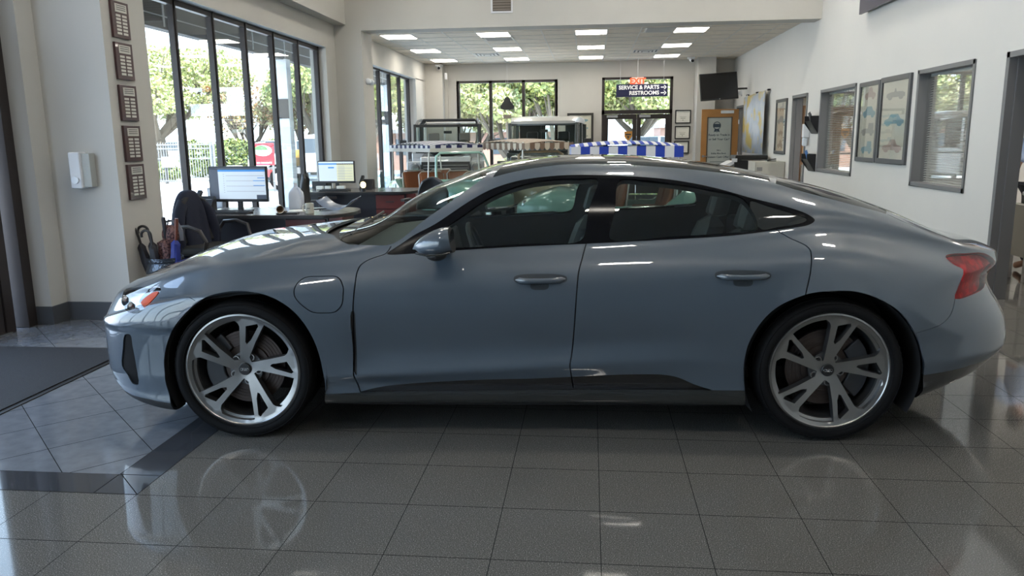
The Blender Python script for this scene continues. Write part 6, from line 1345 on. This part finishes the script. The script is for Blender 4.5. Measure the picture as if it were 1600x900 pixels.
t = thing('gate_notice', 'blank white notice board fixed to the pale gate', 'sign', (-15.6, 27.775, .55)); MB().use(M_whitep).box(-.25, .25, -.02, 0, 0, .40).build('board', t); MB().use(M_gate).box(-.25, .25, -.03, -.02, .36, .40).build('top_bar', t)
for x, y, h, lb in ((-18.6, 41, 8.5, 'tall thin lamp post beyond the third pane'), (-15.2, 42, 5.2, 'shorter dark utility pole beyond the fourth pane')):
    t = thing('lamp_post', lb, 'pole', (x, y, -.12)); MB().use(mat('pole_pale', (.4, .4, .4), .5)).cyl((0, 0, 0), (0, 0, h), .09, .05, 10).build('shaft', t); MB().use(mat('pole_pale')).box(-.02, .5, -.08, .08, h-.05, h+.03).build('lamp_arm', t)
# parked vehicles
def parked(label, x, y, rz, col, kind='suv', L=4.4):
    t = thing('parked_car', label, 'car', (x, y, -.12), rz, 'vehicles in the car park'); c = mat('parked_%s' % label[:12], col, .3, coat=1); h = L/2
    if kind == 'pickup': prof = [(-h, .45), (-h, 1.05), (-h+1.7, 1.08), (-h+1.85, 1.75), (-h+3.2, 1.75), (-h+3.8, 1.12), (h-.1, 1.0), (h, .45)]
    else: prof = [(-h, .4), (-h, 1.0), (-h+.25, 1.5), (-h+.7, 1.62), (-h+2.6, 1.60), (-h+3.3, 1.05), (h-.2, .90), (h, .4)]
    m = MB().use(c).prism(prof, -.85, .85, 'XZ'); m.build('body', t, bevel=.06)
    a, b = ((-h+1.95, -h+3.55) if kind == 'pickup' else (-h+.45, -h+2.95)); m = MB().use(mat('parked_glass', (.06, .08, .10), .1)); mid = (a+b)/2
    for sd in (-1, 1):
        y0, y1 = sorted((sd*.84, sd*.862)); m.prism([(a, 1.12), (a+.12, 1.58), (mid-.05, 1.58), (mid-.05, 1.12)], y0, y1, 'XZ'); m.prism([(mid+.05, 1.12), (mid+.05, 1.58), (b-.45, 1.58), (b, 1.14)], y0, y1, 'XZ')
    m.build('side_windows', t)
    for wx in (-h+.85, h-.85):
        for sd in (-1, 1): q = MB().use(M_rubber).lathe([(.0, -.11), (.33, -.11), (.36, 0), (.33, .11), (0, .11)], c=(wx, sd*.78, .36), axis='Y', n=20); q.use(M_chr).lathe([(.0, sd*.115), (.2, sd*.115)], c=(wx, sd*.78, .36), axis='Y', n=20); q.build('wheel', t)
    return t
parked('white pickup truck behind the gate, under the live oak', -23.4, 43.5, 0, (.62, .64, .66), 'pickup', 5.2)
parked('dark blue car seen through the third pane', -23.6, 52, 0, (.06, .09, .14)); parked('silver car beyond the hedge', -20.6, 46.5, 0, (.35, .37, .40))
parked('white car beyond the red truck sign', -16.6, 44, 0, (.6, .6, .6)); parked('grey car beyond the tow truck', -13.6, 47, 0, (.25, .27, .3))
parked('white car farther off left of the pickup', -29, 48, 0, (.6, .6, .6)); parked('white car outside the right leaf of the exit doors', 2.9, 31, .2, (.6, .61, .62)); parked('pale blue van beyond the far left windows', -11.5, 31, .5, (.40, .50, .56))
# tow truck with red sign board
t = thing('tow_truck', 'white tow truck outside the left windows, cab at the right', 'truck', (-9.2, 25.2, -.12)); m = MB().use(M_whitep); m.prism([(.0, .6), (.0, 1.75), (.55, 1.8), (1.0, 1.2), (1.45, 1.1), (1.45, .6)], -.8, .8, 'XZ'); m.build('cab', t, bevel=.05); MB().use(mat('parked_glass')).prism([(.08, 1.2), (.08, 1.66), (.5, 1.66), (.78, 1.22)], -.82, -.80, 'XZ').build('cab_window', t)
MB().use(mat('truck_grey', (.16, .16, .16), .6)).box(-1.2, 0, -.75, .75, .55, .75).build('flatbed', t); m = MB().use(mat('amber_gear', (.50, .30, .06), .5)); m.box(-.75, -.35, -.5, .5, .78, 1.05); m.box(-.6, -.2, -.3, .3, 1.05, 1.3); m.build('winch_gear', t)
m = MB().use(mat('truck_red', (.32, .03, .03), .5)); m.box(-1.2, -.55, -.78, -.76, .45, .68); m.build('tail_panel', t)
for wx in (-.75, .95):
    for sd in (-1, 1): q = MB().use(M_rubber).lathe([(.0, -.12), (.36, -.12), (.38, 0), (.36, .12), (0, .12)], c=(wx, sd*.7, .38), axis='Y', n=24); q.use(M_whitep).lathe([(.0, sd*.125), (.22, sd*.125)], c=(wx, sd*.7, .38), axis='Y', n=24); q.build('wheel', t)
a, b = at(388, 224, 24.0), at(429, 258, 24.0)
t = thing('sign_board', 'red sign board with green oval and white lettering, left of the tow truck', 'sign', ((a.x+b.x)/2, 24.0, b.z)); w_, h_ = (b.x-a.x)/2, a.z-b.z
MB().use(mat('board_red', (.62, .03, .04), .5)).box(-w_, w_, 0, .04, 0, h_).build('board', t); M_wh = mat('board_white', (.75, .75, .75), .6)
MB().use(M_wh).prism([(.30*math.cos(k)+.05, h_*.66+.17*math.sin(k)) for k in np.linspace(0, 2*math.pi, 24, endpoint=False)], -.012, 0).build('oval', t); MB().use(mat('board_green', (.10, .35, .08), .6)).prism([(.22*math.cos(k)-.0, h_*.70+.13*math.sin(k)) for k in np.linspace(0, math.pi, 16)], -.018, -.012).build('green_arc', t)
text('lettering', 'TECH', .15, mat('board_grey', (.12, .14, .14), .6), t, (.08, -.022, h_*.62), (math.pi/2, 0, 0)); text('lettering', 'Y', .14, M_wh, t, (-.22, -.02, h_*.36), (math.pi/2, 0, 0)); text('lettering', '1301 TOWSITE', .085, M_wh, t, (.06, -.02, h_*.10), (math.pi/2, 0, 0))
for x in (-w_+.05, w_-.05): MB().use(mat('truck_grey')).box(x-.03, x+.03, 0, .05, -b.z-.12, 0).build('leg', t)
t = thing('hand_railing', 'low pale pipe railing and white bollard left of the red sign', 'railing', (-11.9, 24.6, -.12)); m = MB().use(M_gate); m.tube([(0, 0, 0), (0, 0, .7), (.1, 0, .8), (.6, 0, .8), (.7, 0, .7), (.7, 0, 0)], .03, 8); m.build('rail', t); MB().use(M_whitep).cyl((.9, 0, 0), (.9, 0, 1.0), .08).build('bollard', t)
# buildings behind
M_brick = mat('pink_brick', (.36, .22, .17), .8, noise=(9, (.30, .18, .14), .2))
t = thing('brick_building', 'low pinkish brick building beyond the back windows', 'building', (-5.5, 40, -.12)); MB().use(M_brick).box(-6, 6, 0, 4, 0, 1.9).build('wall', t); MB().use(mat('roof_grey', (.3, .3, .3), .7)).box(-6.2, 6.2, -.2, 4.2, 1.9, 2.1).build('roof', t)
for x in (-4, -1.5, 1, 3.5): MB().use(mat('parked_glass')).box(x-.5, x+.5, -.02, 0, .8, 1.6).build('window', t)
t = thing('brick_building', 'pink brick wall beyond the exit doors', 'building', (4.6, 38, -.12)); MB().use(M_brick).box(-1.3, 5, 0, 4, 0, 2.0).build('wall', t); MB().use(mat('roof_grey')).box(-1.4, 5.1, -.2, 4.2, 2.0, 2.15).build('roof', t)
# round badge on the exit door glass
t = thing('door_sticker', 'small orange and black shield sticker on the left exit door glass', 'sticker', (.98, YB+.04, 1.50)); MB().use(mat('sticker_orange', (.55, .25, .04), .5)).prism([(-.10, .12), (.10, .12), (.10, -.02), (0, -.14), (-.10, -.02)], -.004, 0).build('shield', t); m = MB().use(M_ink); m.box(-.07, .07, -.006, -.004, .02, .06); m.prism([(-.04, -.0), (.04, 0), (0, -.08)], -.006, -.004); m.build('emblem', t)
# ---------------------------------------------------------------- in the offices
t = thing('lateral_cabinet', 'beige two-drawer lateral filing cabinet just inside the right-hand office door', 'cabinet', (4.97, 8.32, 0)); MB().use(mat('beige_metal')).box(-.65, .5, -.18, .2, .25, .77).build('body', t, bevel=.006); [MB().use(M_steel).box(x-.02, x+.02, y-.02, y+.02, 0, .25).build('leg', t) for x in (-.6, .45) for y in (-.14, .16)]
for z in (.265, .52): d = MB().use(mat('beige_metal')).box(-.63, .48, -.192, -.18, z, z+.24).build('drawer', t, bevel=.004); MB().use(M_steel).box(-.12, .0, -.205, -.192, z+.11, z+.13).build('drawer_pull', d)
t = thing('desktop_printer', 'black and white desktop printer on the beige lateral cabinet', 'printer', (4.62, 8.34, .77)); MB().use(M_blackp).box(-.2, .2, -.15, .15, 0, .08).build('base', t, bevel=.01); MB().use(M_whitep).box(-.2, .2, -.15, .15, .08, .12).build('lid', t, bevel=.01)
t = thing('office_door_leaf', 'grey door leaf with black edge standing open inside the right-hand doorway', 'door', (3.80, 7.42, 0)); MB().use(M_grey).box(0, .86, -.02, .02, .01, 2.10).build('leaf', t); MB().use(M_steel).box(.78, .80, -.026, -.02, .92, 1.08).build('lock_plate', t)
t.rotation_euler = (0, 0, math.radians(80)); 
t = thing('bookcase', 'tan wooden cupboard seen through the open office door in the middle of the right wall', 'cupboard', (4.3, 14.95, 0)); MB().use(mat('tan_wood', (.45, .26, .14), .5)).box(-.5, .5, -.2, .2, 0, 2.0).build('body', t, bevel=.005)
for x in (-.25, .25): MB().use(mat('tan_wood2', (.50, .30, .17), .5)).box(x-.23, x+.23, -.215, -.2, 1.0, 1.95).build('cupboard_door', t)
MB().use(mat('copier_grey')).box(-.48, .48, -.22, -.2, .35, .95).build('shelf_front', t)
# person in the doorway office, seen from behind
def person():
    t = thing('person', 'person in a light blue shirt standing in the office at the right edge', 'person', (4.80, 8.85, 0), math.radians(8))
    sk = {'pel': (0, 0, .95, .15, .11), 'wai': (0, 0, 1.12, .145, .105), 'che': (0, 0, 1.33, .165, .115), 'nek0': (0, .0, 1.47, .075, .07), 'nek': (0, .01, 1.53, .055, .055), 'hd0': (0, .01, 1.60, .075, .085), 'hd1': (0, .01, 1.70, .078, .09), 'hd2': (0, .01, 1.77, .055, .065)}
    E_ = [('pel', 'wai'), ('wai', 'che'), ('che', 'nek0'), ('nek0', 'nek'), ('nek', 'hd0'), ('hd0', 'hd1'), ('hd1', 'hd2')]
    for s, sx in (('l', -1), ('r', 1)):
        sk.update({s+'sh': (sx*.18, 0, 1.43, .062, .06), s+'el': (sx*.33, -.05, 1.17, .043, .043), s+'wr': (sx*.20, .16, 1.04, .028, .028), s+'ha': (sx*.16, .24, 1.02, .036, .018), s+'hip': (sx*.095, 0, .88, .09, .09), s+'kn': (sx*.10, .01, .50, .058, .06), s+'an': (sx*.10, -.02, .10, .038, .042), s+'to': (sx*.11, .14, .04, .04, .028)})
        E_ += [('nek0', s+'sh'), (s+'sh', s+'el'), (s+'el', s+'wr'), (s+'wr', s+'ha'), ('pel', s+'hip'), (s+'hip', s+'kn'), (s+'kn', s+'an'), (s+'an', s+'to')]
        for k in range(4):
            bx, by = sx*(.16 + .018*(k-1.5)), .27; sk[s+'f%da' % k] = (bx, by, 1.012, .009, .009); sk[s+'f%db' % k] = (bx, by+.035-.004*abs(k-1.5), 1.0, .008, .008); sk[s+'f%dc' % k] = (bx, by+.055-.006*abs(k-1.5), .98, .007, .007)
            E_ += [(s+'ha', s+'f%da' % k), (s+'f%da' % k, s+'f%db' % k), (s+'f%db' % k, s+'f%dc' % k)]
        sk[s+'ta'] = (sx*.115, .235, 1.01, .010, .010); sk[s+'tb'] = (sx*.10, .265, 1.0, .009, .009); E_ += [(s+'ha', s+'ta'), (s+'ta', s+'tb')]
    names = list(sk); ix = {k: i for i, k in enumerate(names)}
    def skin(name, keep, m, grow=0.0, parent=t):
        ks = [k for k in names if k in keep]; ii = {k: i for i, k in enumerate(ks)}
        me = bpy.data.meshes.new(name); me.from_pydata([sk[k][:3] for k in ks], [(ii[a], ii[b]) for a, b in E_ if a in ii and b in ii], []); o = bpy.data.objects.new(name, me); COL.objects.link(o); o.parent = parent
        md = o.modifiers.new('skin', 'SKIN'); md.use_smooth_shade = True; sv = me.skin_vertices[0].data
        for k in ks: sv[ii[k]].radius = (sk[k][3]+grow, sk[k][4]+grow)
        sv[0].use_root = True; s = o.modifiers.new('sub', 'SUBSURF'); s.levels = 2; s.render_levels = 2; me.materials.append(m); return o
    b = skin('body', set(names), mat('skin', (.45, .26, .19), .5))
    skin('shirt', {'pel', 'wai', 'che', 'nek0', 'lsh', 'lel', 'rsh', 'rel'}, mat('light_blue_shirt', (.36, .46, .66), .8, bump=(9, .4)), .016, b)
    skin('trousers', {'pel', 'lhip', 'lkn', 'lan', 'rhip', 'rkn', 'ran'}, mat('dark_trousers', (.03, .035, .05), .8), .018, b)
    h = MB().use(mat('brown_hair', (.06, .035, .02), .6)); h.ball((0, -.012, 1.715), .092, .104, .098); h.build('hair', b)
    f = MB().use(mat('skin')); f.ball((0, .105, 1.665), .014, .02, .022); [f.ball((sx*.085, .01, 1.67), .012, .02, .03) for sx in (-1, 1)]; f.build('nose_and_ears', b)
    e = MB().use(M_ink); [e.ball((sx*.032, .090, 1.69), .011, .008, .007) for sx in (-1, 1)]; e.build('eye', b); MB().use(mat('lips', (.35, .12, .1), .5)).box(-.025, .025, .088, .096, 1.615, 1.625).build('mouth', b)
person()
